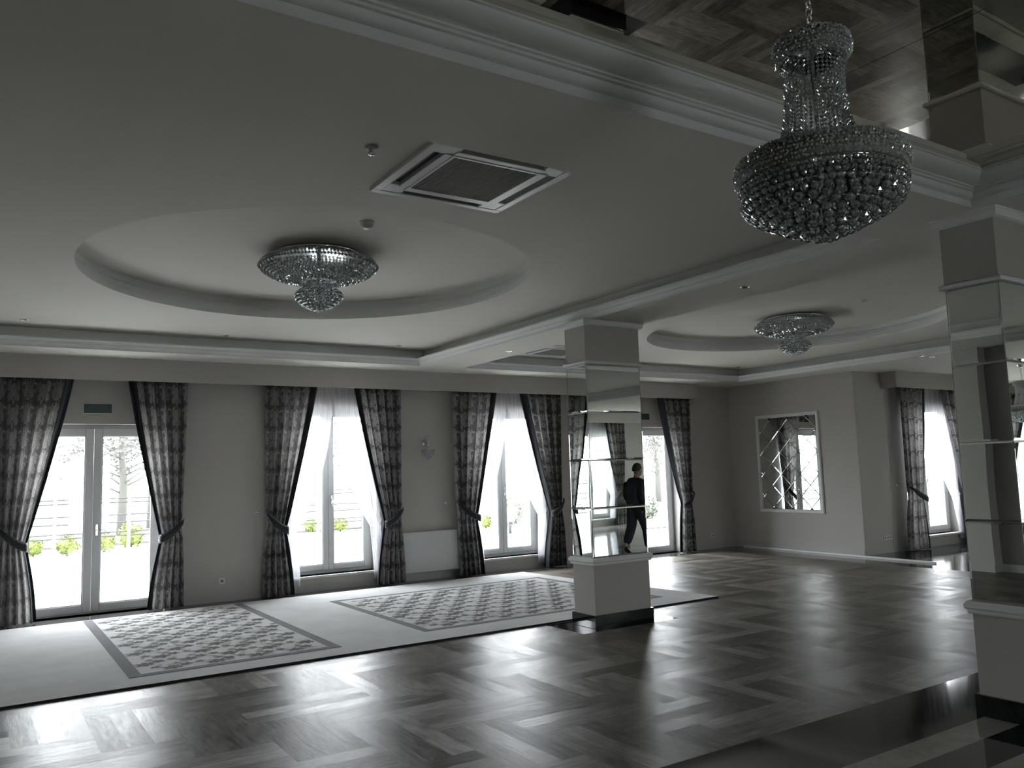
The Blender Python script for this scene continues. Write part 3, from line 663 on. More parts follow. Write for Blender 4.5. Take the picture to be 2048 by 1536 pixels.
# ------------------------------------------------------------------ ceiling fittings
def ac():
    r = thing('air_conditioner', 'square white ceiling air conditioner beside the nearer crystal ceiling light', 'air conditioner'); s = .475
    mb = MB(); z0, z1 = -.028, 0
    # frame: outer strips, inner strips round the grille, corner blocks between the slots
    def rect(a, b, c, d, zz=z0): mb.bbox(a, b, c, d, zz, z1, .004)
    rect(-s, s, -s, -s + .055); rect(-s, s, s - .055, s); rect(-s, -s + .055, -s + .055, s - .055); rect(s - .055, s, -s + .055, s - .055)
    for sx in (-1, 1):
        for sy in (-1, 1):
            a, b = sorted((sx * (s - .055), sx * .285)); c, d = sorted((sy * (s - .055), sy * .285)); rect(a, b, c, d, z0 + .002)
    for sg in (-1, 1):
        a, b = sorted((sg * .355, sg * .30)); rect(a, b, -.30, .30, z0 - .003); rect(-.30, .30, a, b, z0 - .003)
    mb.build('housing', M['plastic'], r)
    mb = MB(); mb.box(-s + .03, s - .03, -s + .03, s - .03, -.004, -.001); mb.build('slot_shade', M['dark'], r)  # near-black sheet behind the slots, their inner shade put into its colour
    for k in range(4):
        mb = MB(); q = []; c_, s_ = cos(k * pi / 2), sin(k * pi / 2)
        for (x, y, z) in ((-.27, .385, -.006), (.27, .385, -.006), (.27, .41, -.024), (-.27, .41, -.024), (-.27, .388, -.004), (.27, .388, -.004), (.27, .414, -.021), (-.27, .414, -.021)): q.append((x * c_ - y * s_, x * s_ + y * c_, z))
        mb.add(q, [(0, 1, 2, 3), (4, 7, 6, 5), (0, 4, 5, 1), (1, 5, 6, 2), (2, 6, 7, 3), (3, 7, 4, 0)]); mb.build('louvre', M['grille'], r)
    mb = MB()
    for i in range(38):
        x = -.285 + i * .0154; mb.box(x, x + .008, -.29, .29, -.030, -.022)
    for y in (-.15, 0, .15): mb.box(-.29, .29, y - .003, y + .003, -.029, -.024)
    mb.box(-.295, .295, -.295, .295, -.016, -.012, 1)
    gr = mb.build('intake_grille', [M['grille'], M['dark']], r)
    mb = MB(); 
    for sg in (-1, 1):
        a, b = sorted((sg * .30, sg * .283)); mb.box(a, b, -.30, .30, -.034, -.018); mb.box(-.283, .283, a, b, -.034, -.018)
    mb.build('grille_frame', M['plastic'], gr); return r
a1 = ac(); a1.location = (2.50, 4.185, ZT)
dup(a1, (7.35, 9.93, ZT), label='square white ceiling air conditioner just left of the mirrored column by the carpet')

def detector(loc, label, r=.05):
    o = thing('smoke_detector', label, 'smoke detector', loc); mb = MB(); mb.lathe([(.001, 0), (r * 1.15, 0), (r * 1.15, -.012), (r, -.014)], n=32); mb.build('base', M['plastic'], o)
    mb = MB(); mb.lathe([(r, -.014), (r, -.03), (r * .75, -.05), (r * .4, -.056), (.001, -.056)], n=32); mb.build('head', M['plastic'], o)
    mb = MB(); mb.lathe([(r * .9, -.034), (r * .86, -.040)], n=32); mb.build('vent_slot', M['dark'], o); return o
detector((2.56, 5.95, ZD), 'white smoke detector in the nearer round recess, next to its crystal light')
detector((9.2, 5.98, ZD), 'white smoke detector in the farther round recess, right of its crystal light')
o = thing('sprinkler_head', 'tiny sprinkler head on the ceiling left of the near air conditioner', 'sprinkler', (1.783, 4.068, ZT)); mb = MB(); mb.lathe([(.001, 0), (.035, 0), (.035, -.008), (.016, -.012), (.016, -.03), (.001, -.03)], n=24); mb.build('escutcheon', M['plastic'], o)
mb = MB(); mb.lathe([(.001, -.045), (.02, -.045), (.02, -.042), (.001, -.042)], n=16); mb.tube([(.012, 0, -.03), (.015, 0, -.044)], .003); mb.tube([(-.012, 0, -.03), (-.015, 0, -.044)], .003); mb.build('deflector', M['chrome'], o)
def downlight(x, y, z, label):
    o = thing('recessed_spotlight', label, 'ceiling spotlight', (x, y, z)); mb = MB(); mb.lathe([(.046, 0), (.046, -.004), (.040, -.006), (.032, -.004), (.030, .0)], n=28); mb.build('bezel', M['chrome'], o)
    mb = MB(); mb.lathe([(.031, -.0005), (.02, -.001), (.001, -.001)], n=28); mb.build('lens', M['dark'], o)
for x, y, z, l in ((.40, 10.25, ZT, 'recessed spotlight at the far left, above the left door curtains'), (2.594, 10.45, ZT, 'recessed spotlight above the wall between left door and first window'), (4.933, 10.40, ZT, 'recessed spotlight at the ceiling tray corner before the beam'),
                   (5.80, 8.9, ZS, 'recessed spotlight under the beam left of the column by the carpet'), (5.686, 4.848, ZS, 'recessed spotlight under the beam between the column and chandelier'),
                   (12.32, 6.95, ZS, 'recessed spotlight nearest the right-hand mirrored column, one of a pair'), (12.03, 6.95, ZS, 'left recessed spotlight of the pair by the right-hand mirrored column'), (11.8, 10.35, ZT, 'recessed spotlight in the far corner of the farther ceiling tray')):
    downlight(x, y, z, l)

# ------------------------------------------------------------------ wall fittings
r = thing('radiator', 'white panel radiator on the wall between two curtained windows', 'radiator', (5.97, YN - .003, 0)); mb = MB()
mb.bbox(-.545, .545, -.10, -.088, .13, .73, .004)
mb.build('front_panel', M['rad'], r); mb = MB()
for i in range(36): x = -.53 + i * .03; mb.box(x, x + .012, -.088, -.05, .15, .715)
mb.bbox(-.54, .54, -.05, -.04, .14, .72, .003); mb.build('convector', M['rad'], r)
mb = MB(); mb.box(-.545, .545, -.10, -.038, .73, .735); mb.box(-.549, -.544, -.10, -.038, .13, .735); mb.box(.544, .549, -.10, -.038, .13, .735); mb.build('casing', M['rad'], r)
mb = MB(); mb.box(-.35, -.32, -.04, 0, .2, .66); mb.box(.32, .35, -.04, 0, .2, .66); mb.build('bracket', M['rad'], r)
mb = MB()
for x in (.47, .515): mb.tube([(x, -.07, .13), (x, -.07, .07), (x, -.03, .06), (x, 0, .06)], .011); mb.tube([(x, -.07, .105), (x, -.07, .085)], .017)
mb.build('valve', M['chrome'], r)
def socket(x, y, z, n, label, rz=0):
    r = thing('wall_socket', label, 'wall socket', (x, y, z), rz); w = .04 * n; mb = MB(); mb.bbox(-w, w, -.010, 0, -.04, .04, .003); mb.build('cover_plate', M['plastic'], r)
    mb = MB()
    for k in range(n):
        cx = -w + .04 + .08 * k; pts = [(cx + .020 * cos(2 * pi * q / 20), -.0105, .020 * sin(2 * pi * q / 20)) for q in range(20)]; mb.add(pts, [tuple(range(20))])
    mb.build('socket_well', M['grille'], r)
socket(2.813, YN, .27, 1, 'white socket on the wall between the left door and first window')
socket(12.12, YN, .25, 1, 'white socket low on the wall near the room corner')
socket(13.44, YJ, .26, 3, 'triple white socket low on the wall left of the lone window')
# green exit signs
FONT = []
def sign(x, label):
    r = thing('exit_sign', label, 'exit sign', (x, YN, 2.553)); mb = MB(); mb.bbox(-.168, .168, -.022, 0, -.066, .066, .003); mb.build('housing', M['plastic'], r)
    mb = MB(); mb.box(-.160, .160, -.0235, -.020, -.058, .058); pl = mb.build('sign_face', M['green'], r)
    for txt, z, s in (('WYJ\u015aCIE', .006, .046), ('EWAKUACYJNE', -.040, .036)):
        cu = bpy.data.curves.new('lettering', 'FONT'); cu.body = txt; cu.size = s; cu.align_x = 'CENTER'; cu.extrude = .0006; cu.space_character = 1.08
        t = bpy.data.objects.new('lettering', cu); COL.objects.link(t); t.rotation_euler = (pi / 2, 0, 0); t.location = (0, -.0243, z)
        dg = bpy.context.evaluated_depsgraph_get(); me = bpy.data.meshes.new_from_object(t.evaluated_get(dg)); me.transform(t.matrix_basis); COL.objects.unlink(t); bpy.data.objects.remove(t)
        me.materials.clear(); me.materials.append(M['greenlt']); lo = bpy.data.objects.new('lettering', me); COL.objects.link(lo); lo.parent = pl
sign(1.277, 'green exit sign above the glass door at the left, fully visible')
sign(10.43, 'green exit sign above the far glass door, half hidden by the mirrored column')

# framed diamond mirror on the end wall
r = thing('wall_mirror', 'white framed mirror of diamond-shaped tiles on the end wall', 'mirror', (XE, 10.11, 1.613))
hw, hh = .716, .925; mb = MB(); mb.sweep_rect(-hw, hw, -hh, hh, [(0, 0), (0, .022), (.012, .032), (.035, .034), (.050, .026), (.062, .016), (.062, .0)])
mb.v = [(-z, x, y) for x, y, z in mb.v]; mb.build('frame', M['trim'], r)
def clip(poly, ax, v, sg):
    out = []
    for i in range(len(poly)):
        a, b = poly[i], poly[(i + 1) % len(poly)]; ia, ib = sg * (a[ax] - v) <= 0, sg * (b[ax] - v) <= 0
        if ia: out.append(a)
        if ia != ib:
            t = (v - a[ax]) / (b[ax] - a[ax]); out.append((a[0] + (b[0] - a[0]) * t, a[1] + (b[1] - a[1]) * t))
    return out
mb = MB(); iw, ih = hw - .06, hh - .06; PW, PH = .42, .412; n0 = (9.66 - 10.11, 1.61 - 1.613)
for i in range(-6, 12):
    for j in range(-12, 12):
        cx = n0[0] + PW / 2 * i; cz = n0[1] + PH / 2 + PH * j + (PH / 2 if i % 2 else 0)
        po = [(cx - PW / 2, cz), (cx, cz - PH / 2), (cx + PW / 2, cz), (cx, cz + PH / 2)]
        for ax, v, sg in ((0, iw, 1), (0, -iw, -1), (1, ih, 1), (1, -ih, -1)):
            if po: po = clip(po, ax, v, sg)
        if len(po) < 3: continue
        ar = sum(po[k][0] * po[(k + 1) % len(po)][1] - po[(k + 1) % len(po)][0] * po[k][1] for k in range(len(po))) / 2
        if abs(ar) < .003: continue
        gx = sum(p[0] for p in po) / len(po); gz = sum(p[1] for p in po) / len(po); t1, t2 = random.uniform(-.0012, .0012), random.uniform(-.0012, .0012)
        # bevelled rim
        inn = []
        n = len(po)
        for k in range(n):
            a, b, c = Vector(po[k - 1]), Vector(po[k]), Vector(po[(k + 1) % n]); e1 = (b - a).normalized(); e2 = (c - b).normalized(); n1 = Vector((-e1.y, e1.x)); n2 = Vector((-e2.y, e2.x)); bis = (n1 + n2)
            bis = bis / max(.3, bis.length_squared) * 2; inn.append(b + bis * .009)
        f = lambda p, o: (-(o + (p[0] - gx) * t1 + (p[1] - gz) * t2), p[0], p[1])
        mb.add([f(p, .006) for p in po] + [f(p, .0076) for p in inn], [tuple(range(n, 2 * n))] + [(k, (k + 1) % n, n + (k + 1) % n, n + k) for k in range(n)])
mb.build('mirror_tiles', M['mirror2'], r)
mb = MB(); mb.box(-.003, -.001, -iw, iw, -ih, ih); mb.build('backing', M['dark'], r)

# white strip lying on the floor in front of the end wall
mb = MB(); mb.add([(12.735, 11.25, .002), (12.695, 11.25, .002), (12.40, 7.22, .002), (12.44, 7.22, .002), (12.735, 11.25, .03), (12.695, 11.25, .03), (12.40, 7.22, .03), (12.44, 7.22, .03)], [(0, 1, 2, 3), (4, 7, 6, 5), (0, 4, 5, 1), (1, 5, 6, 2), (2, 6, 7, 3), (3, 7, 4, 0)])
o = mb.build('moulding_strip', M['trim']); o['label'] = 'long thin white strip lying on the floor before the end wall'; o['category'] = 'floor strip'

# ------------------------------------------------------------------ carpets
def petal_cluster(mb, x, y, s, rnd):
    def flower(cx, cy, r, tone, n=5):
        a0 = rnd.uniform(0, 6.3); pts = [(cx, cy)]; N = n * 6
        for k in range(N):
            a = 2 * pi * k / N; rr = r * (.42 + .58 * abs(cos(a * n / 2)) ** .8); pts.append((cx + rr * cos(a + a0), cy + rr * sin(a + a0)))
        return pts, [(0, 1 + k, 1 + (k + 1) % N) for k in range(N)], tone
    def leaf(cx, cy, l, a, tone):
        pts = [(cx + cos(a) * l * t + -sin(a) * w * l, cy + sin(a) * l * t + cos(a) * w * l) for t, w in ((-.5, 0), (-.2, .16), (.15, .17), (.5, 0), (.15, -.15), (-.2, -.17))]
        return pts, [(0, 1, 2, 3, 4, 5)], tone
    return flower, leaf
def carpet_panel(name, parent, x0, x1, y0, y1, z, seed, openfar=False, bd=.10, rows=None):
    rnd = random.Random(seed); mb = MB(); mb.box(x0, x1, y0, y1, z - .003, z); pn = mb.build(name, M['carpet_in'], parent)
    mb = MB(); b = bd
    for q in ((x0 - b, x0, y0 - b * .9, y1 + (0 if openfar else b)), (x1, x1 + b, y0 - b * .9, y1 + (0 if openfar else b)), (x0, x1, y0 - b * .9, y0)): mb.box(*q, z - .003, z + .001)
    if not openfar: mb.box(x0, x1, y1, y1 + b * .9, z - .003, z + .001)
    mb.build('border', M['carpet_bd'], pn, label='dark border band')
    mb = MB(); fl, lf = petal_cluster(mb, 0, 0, 1, rnd); px, py = .36, .27; j = 0; y = y0 + .12
    def put(o, zz):
        pts, fs, tone = o
        if all(x0 < p[0] < x1 and y0 < p[1] < y1 for p in pts):
            mb.add([(p[0], p[1], zz) for p in pts], fs); mb.col += [tone] * len(pts)
    while y < y1:
        x = x0 - .1 + (px * .5 if j % 2 else 0)
        while x < x1:
            for k in range(6): put(lf(x + rnd.uniform(-.16, .16), y + rnd.uniform(-.13, .13), rnd.uniform(.07, .13), rnd.uniform(0, 6.3), rnd.uniform(.38, .48)), z + .0012 + k * .00008)
            for k in range(5): put(lf(x + .05 * cos(k * 1.25), y + .05 * sin(k * 1.25) - .03, .09, k * 1.25, rnd.uniform(.16, .24)), z + .0020 + k * .00008)
            put(fl(x + .02, y - .02, .072, rnd.uniform(.13, .18)), z + .0026); put(fl(x + .13, y + .045, .058, rnd.uniform(.13, .17)), z + .0027); put(fl(x - .11, y + .07, .048, rnd.uniform(.17, .24)), z + .0028); put(fl(x + .07, y + .13, .04, rnd.uniform(.22, .28)), z + .0028)
            x += px
        y += py; j += 1
    mb.build('flower_pattern', M['flower'], pn); return pn
r = thing('patterned_carpet', 'large pale carpet with two dark-bordered flowered panels along the windows', 'carpet', (0, 0, 0)); ZC = .018
poly = [(-1.15, 7.215), (5.02, 7.215), (6.36, 7.215), (7.66, 7.235), (7.60, 8.2), (7.42, 9.4), (7.36, 11.06), (2.9, 11.10), (2.05, 11.06), (.4, 11.02), (-1.15, 11.02)]
mb = MB(); n = len(poly); mb.add([(x, y, ZC) for x, y in poly], [tuple(range(n))]); mb.build('pile', M['carpet'], r)
mb = MB(); mb.add([(x, y, ZC) for x, y in poly] + [(x, y - .004, .0015) for x, y in poly], [(k, (k + 1) % n, n + (k + 1) % n, n + k) for k in range(n)]); mb.build('bound_edge', M['carpet_edge'], r, label='dark bound edge')
carpet_panel('flowered_panel', r, 1.215, 2.84, 7.62, 11.0, ZC + .002, 3, True, .10)
carpet_panel('flowered_panel', r, 3.96, 7.05, 7.74, 10.25, ZC + .002, 4, False, .09)
# second carpet, glimpsed in the mirrored ceiling
r = thing('flowered_rug', 'flowered rug at the far right, glimpsed reflected in the mirrored ceiling', 'rug', (9.3, 4.19, 0), atan2(.9, 2.48)); mb = MB(); mb.box(0, 3.0, -2.2, 0, .001, .014); mb.build('pile', M['carpet'], r)
carpet_panel('flowered_panel', r, .12, 2.88, -2.08, -.12, .018, 9, False, .05)

# ------------------------------------------------------------------ person (seen in the column mirror, walking towards +x)
def skinmesh(name, nodes, edges, mat, parent, sub=2, root=0):
    me = bpy.data.meshes.new(name); me.from_pydata([n[:3] for n in nodes], edges, []); o = bpy.data.objects.new(name, me); COL.objects.link(o)
    md = o.modifiers.new('s', 'SKIN'); md.use_smooth_shade = True; sk = me.skin_vertices[0] if me.skin_vertices else None
    if sk is None:
        bm = bmesh.new(); bm.from_mesh(me); bm.verts.layers.skin.verify(); bm.to_mesh(me); bm.free(); sk = me.skin_vertices[0]
    for i, n in enumerate(nodes): q = n[3]; sk.data[i].radius = q if isinstance(q, tuple) else (q, q)
    sk.data[root].use_root = True
    sb = o.modifiers.new('d', 'SUBSURF'); sb.levels = sub; sb.render_levels = sub
    dg = bpy.context.evaluated_depsgraph_get(); m2 = bpy.data.meshes.new_from_object(o.evaluated_get(dg)); COL.objects.unlink(o); bpy.data.objects.remove(o)
    m2.materials.clear(); m2.materials.append(mat); m2.polygons.foreach_set('use_smooth', [True] * len(m2.polygons))
    o = bpy.data.objects.new(name, m2); COL.objects.link(o); o.parent = parent; return o
M['skin'] = simple('skin', (.30, .19, .15), .55, 9, .08); M['suit'] = simple('navy_suit', (.012, .014, .020), .8, 30, .2); M['hair'] = simple('dark_hair', (.018, .014, .012), .6, 60, .4); M['shoe'] = simple('black_leather', (.01, .01, .01), .35, 20, .2); M['folder'] = simple('grey_folder', (.16, .165, .17), .6, 9, .06)
pr = thing('person', 'person in dark jacket and trousers walking, seen in the mirrored column by the carpet', 'person', (10.62, 1.40, 0))
K = .945  # overall scale
def sc(ns): return [(x * K, y * K, z * K, tuple(a * K for a in r) if isinstance(r, tuple) else r * K) for x, y, z, r in ns]
# legs: left (y+) forward, right (y-) trailing with lifted heel
B = [(0, 0, .98, (.13, .10)), (.01, 0, 1.16, (.135, .10)), (.03, 0, 1.36, (.15, .11)), (.04, 0, 1.47, (.07, .07)), (.06, 0, 1.54, (.052, .055)), (.085, 0, 1.60, (.068, .065)), (.095, 0, 1.675, (.098, .085)), (.085, 0, 1.735, (.07, .06)),
     (.0, .10, .90, .085), (.16, .10, .50, .058), (.20, .10, .09, .032), (.30, .105, .045, .024), (.36, .105, .030, .016),
     (-.02, -.10, .90, .085), (-.06, -.10, .51, .058), (-.25, -.10, .17, .034), (-.22, -.10, .080, .024), (-.16, -.10, .040, .016),
     (.02, .19, 1.40, .055), (-.05, .23, 1.14, .043), (.06, .23, .93, .032), (.09, .23, .87, .036),
     (.02, -.19, 1.40, .055), (-.06, -.23, 1.14, .043), (.07, -.22, .95, .032), (.11, -.21, .90, .036)]
E_ = [(0, 1), (1, 2), (2, 3), (3, 4), (4, 5), (5, 6), (6, 7), (0, 8), (8, 9), (9, 10), (10, 11), (11, 12), (0, 13), (13, 14), (14, 15), (15, 16), (16, 17), (2, 18), (18, 19), (19, 20), (20, 21), (2, 22), (22, 23), (23, 24), (24, 25)]
for base, yy, sg in ((21, .23, 1), (25, -.21, -1)):
    bx, by, bz = B[base][:3]
    for q, (dx, l) in enumerate(((.022, .030), (.008, .036), (-.006, .034), (-.019, .027))):
        i = len(B); B += [(bx + dx + .012, by, bz - .045, .0085), (bx + dx + .022, by - sg * .010, bz - .045 - l, .0078), (bx + dx + .020, by - sg * .028, bz - .060 - l, .0065)]; E_ += [(base, i), (i, i + 1), (i + 1, i + 2)]
    i = len(B); B += [(bx + .040, by - sg * .012, bz - .012, .010), (bx + .052, by - sg * .024, bz - .045, .008)]; E_ += [(base, i), (i, i + 1)]
body = skinmesh('body', sc(B), E_, M['skin'], pr)
J = [(0, 0, .84, (.205, .195)), (.0, 0, 1.04, (.20, .19)), (.005, 0, 1.22, (.205, .195)), (.015, 0, 1.36, (.185, .175)), (.045, 0, 1.50, (.085, .085)), (.02, .17, 1.41, .095), (-.05, .235, 1.15, .072), (.045, .235, .97, .056), (.02, -.17, 1.41, .095), (-.06, -.235, 1.15, .072), (.05, -.225, .99, .056)]
skinmesh('jacket', sc(J), [(0, 1), (1, 2), (2, 3), (3, 4), (3, 5), (5, 6), (6, 7), (3, 8), (8, 9), (9, 10)], M['suit'], pr)
T = [(0, 0, .98, (.145, .115)), (.0, .095, .88, .13), (.16, .10, .50, .100), (.19, .10, .11, .080), (-.02, -.095, .88, .13), (-.06, -.10, .51, .105), (-.24, -.10, .18, .084)]
skinmesh('trousers', sc(T), [(0, 1), (1, 2), (2, 3), (0, 4), (4, 5), (5, 6)], M['suit'], pr)
for nm, pts in (('shoe', [(.18, .10, .055, .045), (.26, .10, .048, .043), (.34, .103, .035, .034), (.385, .105, .028, .022)]), ('shoe', [(-.25, -.10, .17, .050), (-.225, -.10, .080, .048), (-.17, -.10, .042, .036), (-.125, -.10, .028, .026)])):
    skinmesh(nm, sc(pts), [(0, 1), (1, 2), (2, 3)], M['shoe'], pr)
mb = MB(); bm = bmesh.new(); bmesh.ops.create_uvsphere(bm, u_segments=32, v_segments=20, radius=1)
dl = [v for v in bm.verts if (v.co.z < .0 and v.co.x > -.1) or (v.co.x > .5 and v.co.z < .5) or v.co.z < -.42]
bmesh.ops.delete(bm, geom=dl, context='VERTS')
for v in bm.verts:
    n_ = .02 * sin(v.co.x * 31) * sin(v.co.y * 27); v.co = Vector(((.082 + v.co.x * .118 * (1 + n_)) * K, v.co.y * .096 * (1 + n_) * K, (1.675 + v.co.z * .132 * (1 + n_)) * K))
mb.bm(bm, smooth=True); mb.build('hair', M['hair'], pr)
mb = MB(); bm = bmesh.new(); bmesh.ops.create_uvsphere(bm, u_segments=20, v_segments=14, radius=1)
for v in bm.verts:
    x, y, z = v.co; nose = .030 * max(0, 1 - ((z + .05) / .28) ** 2) * max(0, 1 - (y / .22) ** 2) if x > .5 else 0
    brow = -.010 * math.exp(-((z - .18) / .10) ** 2) * math.exp(-((abs(y) - .38) / .2) ** 2) if x > .4 else 0
    v.co = Vector(((.095 + x * .098 + nose + brow) * K, y * .080 * (1 - .18 * max(0, -z)) * K, (1.645 + z * .125) * K))
mb.bm(bm, smooth=True)
for sg in (-1, 1):
    bm = bmesh.new(); bmesh.ops.create_uvsphere(bm, u_segments=12, v_segments=8, radius=1)
    for v in bm.verts: v.co = Vector(((.075 + v.co.x * .018) * K, (sg * .074 + v.co.y * .010) * K, (1.66 + v.co.z * .032) * K))
    mb.bm(bm, smooth=True)
mb.build('face', M['skin'], pr)
mb = MB()
for sg in (-1, 1):
    bm = bmesh.new(); bmesh.ops.create_uvsphere(bm, u_segments=10, v_segments=8, radius=.0105 * K)
    mb.bm(bm, smooth=True, M=Matrix.Translation((.163 * K, sg * .028 * K, 1.685 * K)))
mb.build('eyes', M['hair'], pr)
mb = MB(); mb.bbox(-.16, .16, -.006, .006, -.11, .11, .003)
o = mb.build('document_folder', M['folder']); o.location = (10.62 + .13 * K, 1.40 + .315 * K, .90); o.rotation_euler = (0, radians(18), 0); o['label'] = 'grey folder held at the hip by the walking person in the mirror'; o['category'] = 'folder'

# ------------------------------------------------------------------ outdoors
mb = MB(); mb.quad((-60, YN + .34, -.06), (90, YN + .34, -.06), (90, 90, -.06), (-60, 90, -.06)); mb.quad((XE + .3, -60, -.07), (90, -60, -.07), (90, YN + .34, -.07), (XE + .3, YN + .34, -.07)); mb.quad((-60, -60, -.075), (XE + .3, -60, -.075), (XE + .3, YS - .34, -.075), (-60, YS - .34, -.075))
o = mb.build('ground', M['pave']); o['kind'] = 'structure'
mb = MB(); mb.quad((14.6, 17.0, -.04), (21.5, 17.0, -.04), (24, 30, -.04), (16.5, 30, -.04)); o = mb.build('lawn', M['lawn']); o['kind'] = 'structure'
mb = MB(); mb.box(-12, 11.5, 23.4 + 1.5, 25.0 + .1, -.06, .0); o = mb.build('kerb', M['stone']); o['kind'] = 'structure'
def bush(x, y, r, label, mat='bush', h=1.0):
    rnd = random.Random(int(x * 100)); o = thing('round_bush', label, 'bush', (x, y, -.06)); mb = MB()
    for k in range(420):
        u = rnd.uniform(-.9, 1); a = rnd.uniform(0, 6.3); q = sqrt(max(0, 1 - u * u)); rr = r * rnd.uniform(.8, 1.03); p = Vector((rr * q * cos(a), rr * q * sin(a), r * h * .95 + rr * u * h)); s = r * .17
        d = Vector((rnd.uniform(-1, 1), rnd.uniform(-1, 1), rnd.uniform(-1, 1))).normalized(); e = d.cross(Vector((0, 0, 1))).normalized()
        mb.add([p + d * s, p + e * s * .5, p - d * s, p - e * s * .5], [(0, 1, 2, 3)])
    bm = bmesh.new(); bmesh.ops.create_icosphere(bm, subdivisions=2, radius=r * .82); mb.bm(bm, M=Matrix.Translation((0, 0, r * h * .9))); mb.build('foliage', M[mat], o)
    mb = MB(); mb.tube([(0, 0, 0), (0, 0, r * .6)], .03); mb.build('stem', M['bark'], o)
from_px = [(1.23, 23.0, .24), (1.91, 22.4, .27), (2.74, 22.8, .26), (3.51, 23.9, .33)]
names = ['round green bush outside the left door, half behind the left curtain', 'round green bush outside, in the middle of the left door leaf', 'round green bush outside, cut by the left door mullion', 'round green bush outside, in the right door leaf beside a fence post']
for (x, y, rr), l in zip(from_px, names): bush(x, y, rr, l)
bush(8.77, 25.0, .24, 'green bush outside the first window, left of its mullion'); bush(9.50, 24.4, .24, 'green bush outside the first window, right of its mullion')
bush(13.05, 21.6, .20, 'green bush outside the second window at the left of its mullion'); bush(13.7, 21.2, .40, 'tall bush outside the second window behind the globe lamp', 'shrubdk', 1.25); bush(10.6, 24.5, .33, 'pale shrub outside the first window at its right side', 'shrubdk'); bush(18.6, 20.5, .4, 'grey-green shrub outside the far glass door', 'shrubdk')
o = thing('globe_lamp', 'white globe lamp on a short post outside the second window', 'garden lamp', (12.25, 19.0, -.06)); mb = MB(); mb.tube([(0, 0, 0), (0, 0, .35)], .04); mb.build('post', M['rail'], o)
mb = MB(); bm = bmesh.new(); bmesh.ops.create_uvsphere(bm, u_segments=24, v_segments=16, radius=.19); mb.bm(bm, smooth=True, M=Matrix.Translation((0, 0, .5))); mb.build('globe', M['render'], o)
o = thing('rail_fence', 'low fence of thin horizontal rails outside the left door', 'fence', (0, 18.5, -.06))
for z in (.62, .70, .89, 1.04, 1.29, 1.37): mb = MB(); mb.tube([(-10, 0, z), (11, 0, z)], .017, 6); mb.build('rail', M['rail'], o)
for k in range(15): mb = MB(); mb.bbox(-9.3 + k * 1.33 - .03, -9.3 + k * 1.33 + .03, -.03, .03, 0, 1.55, .005); mb.build('post', M['render'], o)
o = thing('utility_line', 'thin overhead wire crossing the view high outside the left door', 'utility line', (0, 26, -.06)); mb = MB(); mb.tube([(-12, 0, 2.06), (40, 0, 2.06)], .012, 6); mb.build('wire', M['rail'], o)
for x in (-12, 40): mb = MB(); mb.tube([(x, 0, 0), (x, 0, 2.3)], .06); mb.build('pole', M['bark'], o)
o = thing('house', 'pale house with a low red roof outside the left door', 'house', (0.1, 38, -.06)); mb = MB(); mb.box(-8, 3.0, 0, 6, 0, 1.85); mb.build('walls', M['render'], o); mb = MB(); mb.add([(-8.4, -.4, 1.85), (3.25, -.4, 1.85), (3.25, 6.4, 1.85), (-8.4, 6.4, 1.85), (-7, 3, 2.25), (2.2, 3, 2.25)], [(0, 1, 5, 4), (1, 2, 5), (2, 3, 4, 5), (3, 0, 4), (0, 3, 2, 1)]); mb.build('roof', M['redroof'], o)
mb = MB()
for x in (-6, -3, 0): mb.box(x, x + .9, -.02, .02, .6, 1.5)
mb.build('window', M['render'], o)
def tree(x, y, h, label, seed):
    rnd = random.Random(seed); o = thing('tree', label, 'tree', (x, y, -.06)); mb = MB(); mb.tube([(0, 0, 0), (.05, 0, h * .4), (-.05, .1, h * .75), (0, 0, h)], [.16, .13, .08, .02]); tips = []
    for k in range(26):
        z = rnd.uniform(h * .3, h * .95); a = rnd.uniform(0, 6.3); l = (h - z) * .5 + .3; p = (l * cos(a), l * sin(a), z + l * .7); mb.tube([(0, 0, z), (p[0] * .5, p[1] * .5, z + l * .25), p], [.035, .02, .008], 5); tips.append(p)
    mb.build('trunk', M['bark'], o); mb = MB()
    for p in tips:
        for k in range(26):
            q = Vector(p) * rnd.uniform(.75, 1.05) + Vector((rnd.gauss(0, .2), rnd.gauss(0, .2), rnd.gauss(0, .2))); s = .06; mb.add([q + Vector((s, 0, 0)), q + Vector((0, 0, s)), q - Vector((s, 0, 0)), q - Vector((0, s, s))], [(0, 1, 2, 3)])
    mb.build('crown', M['stone'], o)
tree(4.1, 30, 4.2, 'pale thin tree outside the left door near its right curtain', 1); tree(5.5, 33, 4.6, 'faint tree outside, mostly behind the curtain right of the left door', 2); tree(14.5, 34, 5, 'faint tree outside the first window', 3); tree(28, 30, 4, 'faint tree outside the far glass door', 4)

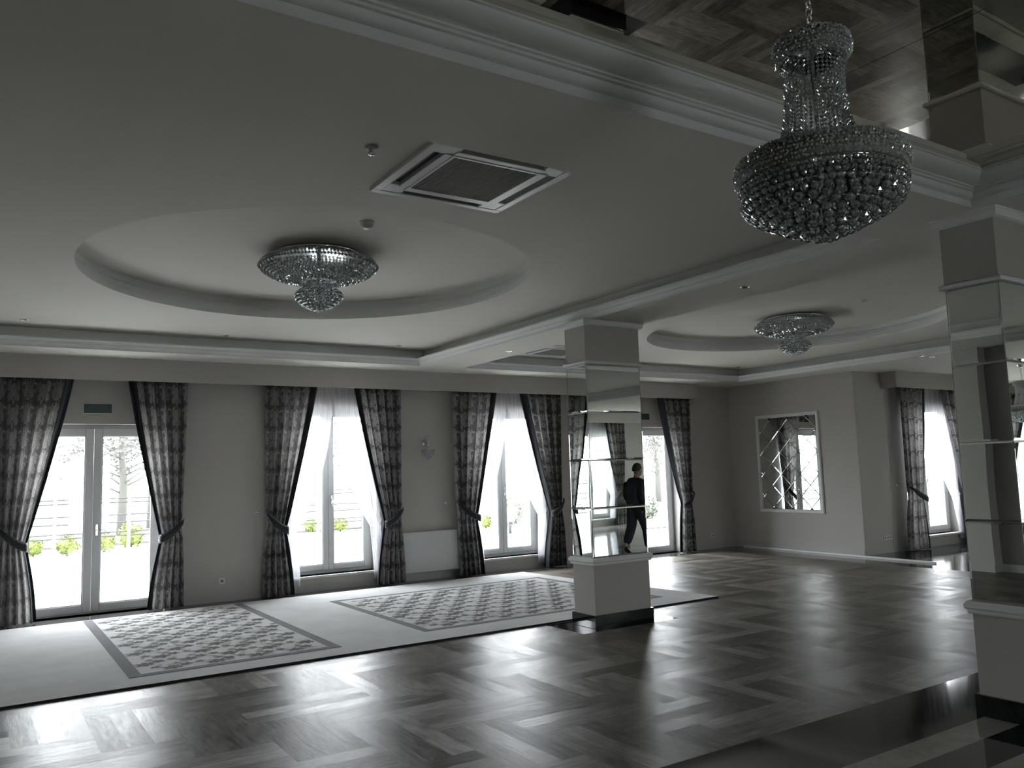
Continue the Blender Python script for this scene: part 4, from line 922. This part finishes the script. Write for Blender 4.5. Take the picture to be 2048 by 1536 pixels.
# ------------------------------------------------------------------ light: overcast sky + portals in every opening
w = bpy.data.worlds.new('World'); S.world = w; w.use_nodes = True; nt = w.node_tree; g = G(nt); bg = nt.nodes['Background']
tc = g.n('ShaderNodeTexCoord').outputs['Generated']; sp = g.n('ShaderNodeSeparateXYZ'); g.L(tc, sp.inputs[0])
c = g.ramp(g.m('MULTIPLY_ADD', sp.outputs[2], .5, .5), [(.45, (.80, .82, .84)), (.55, (.92, .95, 1.0)), (1.0, (1.0, 1.02, 1.06))]); g.L(c, bg.inputs[0]); bg.inputs[1].default_value = 22.0
def portal(x, y, z, w_, h_, rz):
    l = bpy.data.lights.new('window_portal', 'AREA'); l.shape = 'RECTANGLE'; l.size = w_; l.size_y = h_; l.cycles.is_portal = True
    o = bpy.data.objects.new('window_portal', l); COL.objects.link(o); o.location = (x, y, z); o.rotation_euler = (pi / 2, 0, rz)  # -Z axis points towards +y at rz=0
    return o
for a, b, c_, d in (D1, W1, W2, D2): portal((a + b) / 2, YN + .36, (c_ + d) / 2, b - a, d - c_, pi)
portal((WJ[0] + WJ[1]) / 2, YJ + .36, 1.425, WJ[1] - WJ[0], 2.41, pi)
portal((WS[0] + WS[1]) / 2, YS - .36, 1.425, 1.4, 2.41, 0); portal(3.0, YS - .36, 1.425, 1.4, 2.41, 0)
portal(X2 + .36, YS + 1.95, 1.425, 1.5, 2.41, pi / 2); portal(X2 + .36, YS + 6.7, 1.425, 1.4, 2.41, pi / 2)

# ------------------------------------------------------------------ camera
cam = bpy.data.cameras.new('Camera'); co = bpy.data.objects.new('Camera', cam); COL.objects.link(co); S.camera = co
F = 1640.945; cam.sensor_fit = 'HORIZONTAL'; cam.sensor_width = 36.0; cam.lens = F / 2048 * 36; cam.clip_start = .05; cam.clip_end = 300
yw, pt, rl = radians(33.241), radians(6.119), radians(-1.741)
fwd = Vector((sin(yw) * cos(pt), cos(yw) * cos(pt), sin(pt))); rt = Vector((cos(yw), -sin(yw), 0)); up = rt.cross(fwd)
Rr = rt * cos(rl) + up * sin(rl); U = -rt * sin(rl) + up * cos(rl)
mat = Matrix(((Rr.x, U.x, -fwd.x, 0), (Rr.y, U.y, -fwd.y, 0), (Rr.z, U.z, -fwd.z, 1.6), (0, 0, 0, 1))); co.matrix_world = mat

S.view_settings.view_transform = 'Standard'; S.view_settings.look = 'None'; S.view_settings.exposure = 0.0; S.view_settings.gamma = 1.0
S.cycles.use_denoising = True; S.cycles.max_bounces = 10; S.cycles.diffuse_bounces = 6; S.cycles.glossy_bounces = 6; S.cycles.transmission_bounces = 8; S.cycles.transparent_max_bounces = 16
S.cycles.caustics_reflective = False; S.cycles.caustics_refractive = False; S.cycles.sample_clamp_indirect = 10.0; S.cycles.blur_glossy = .5
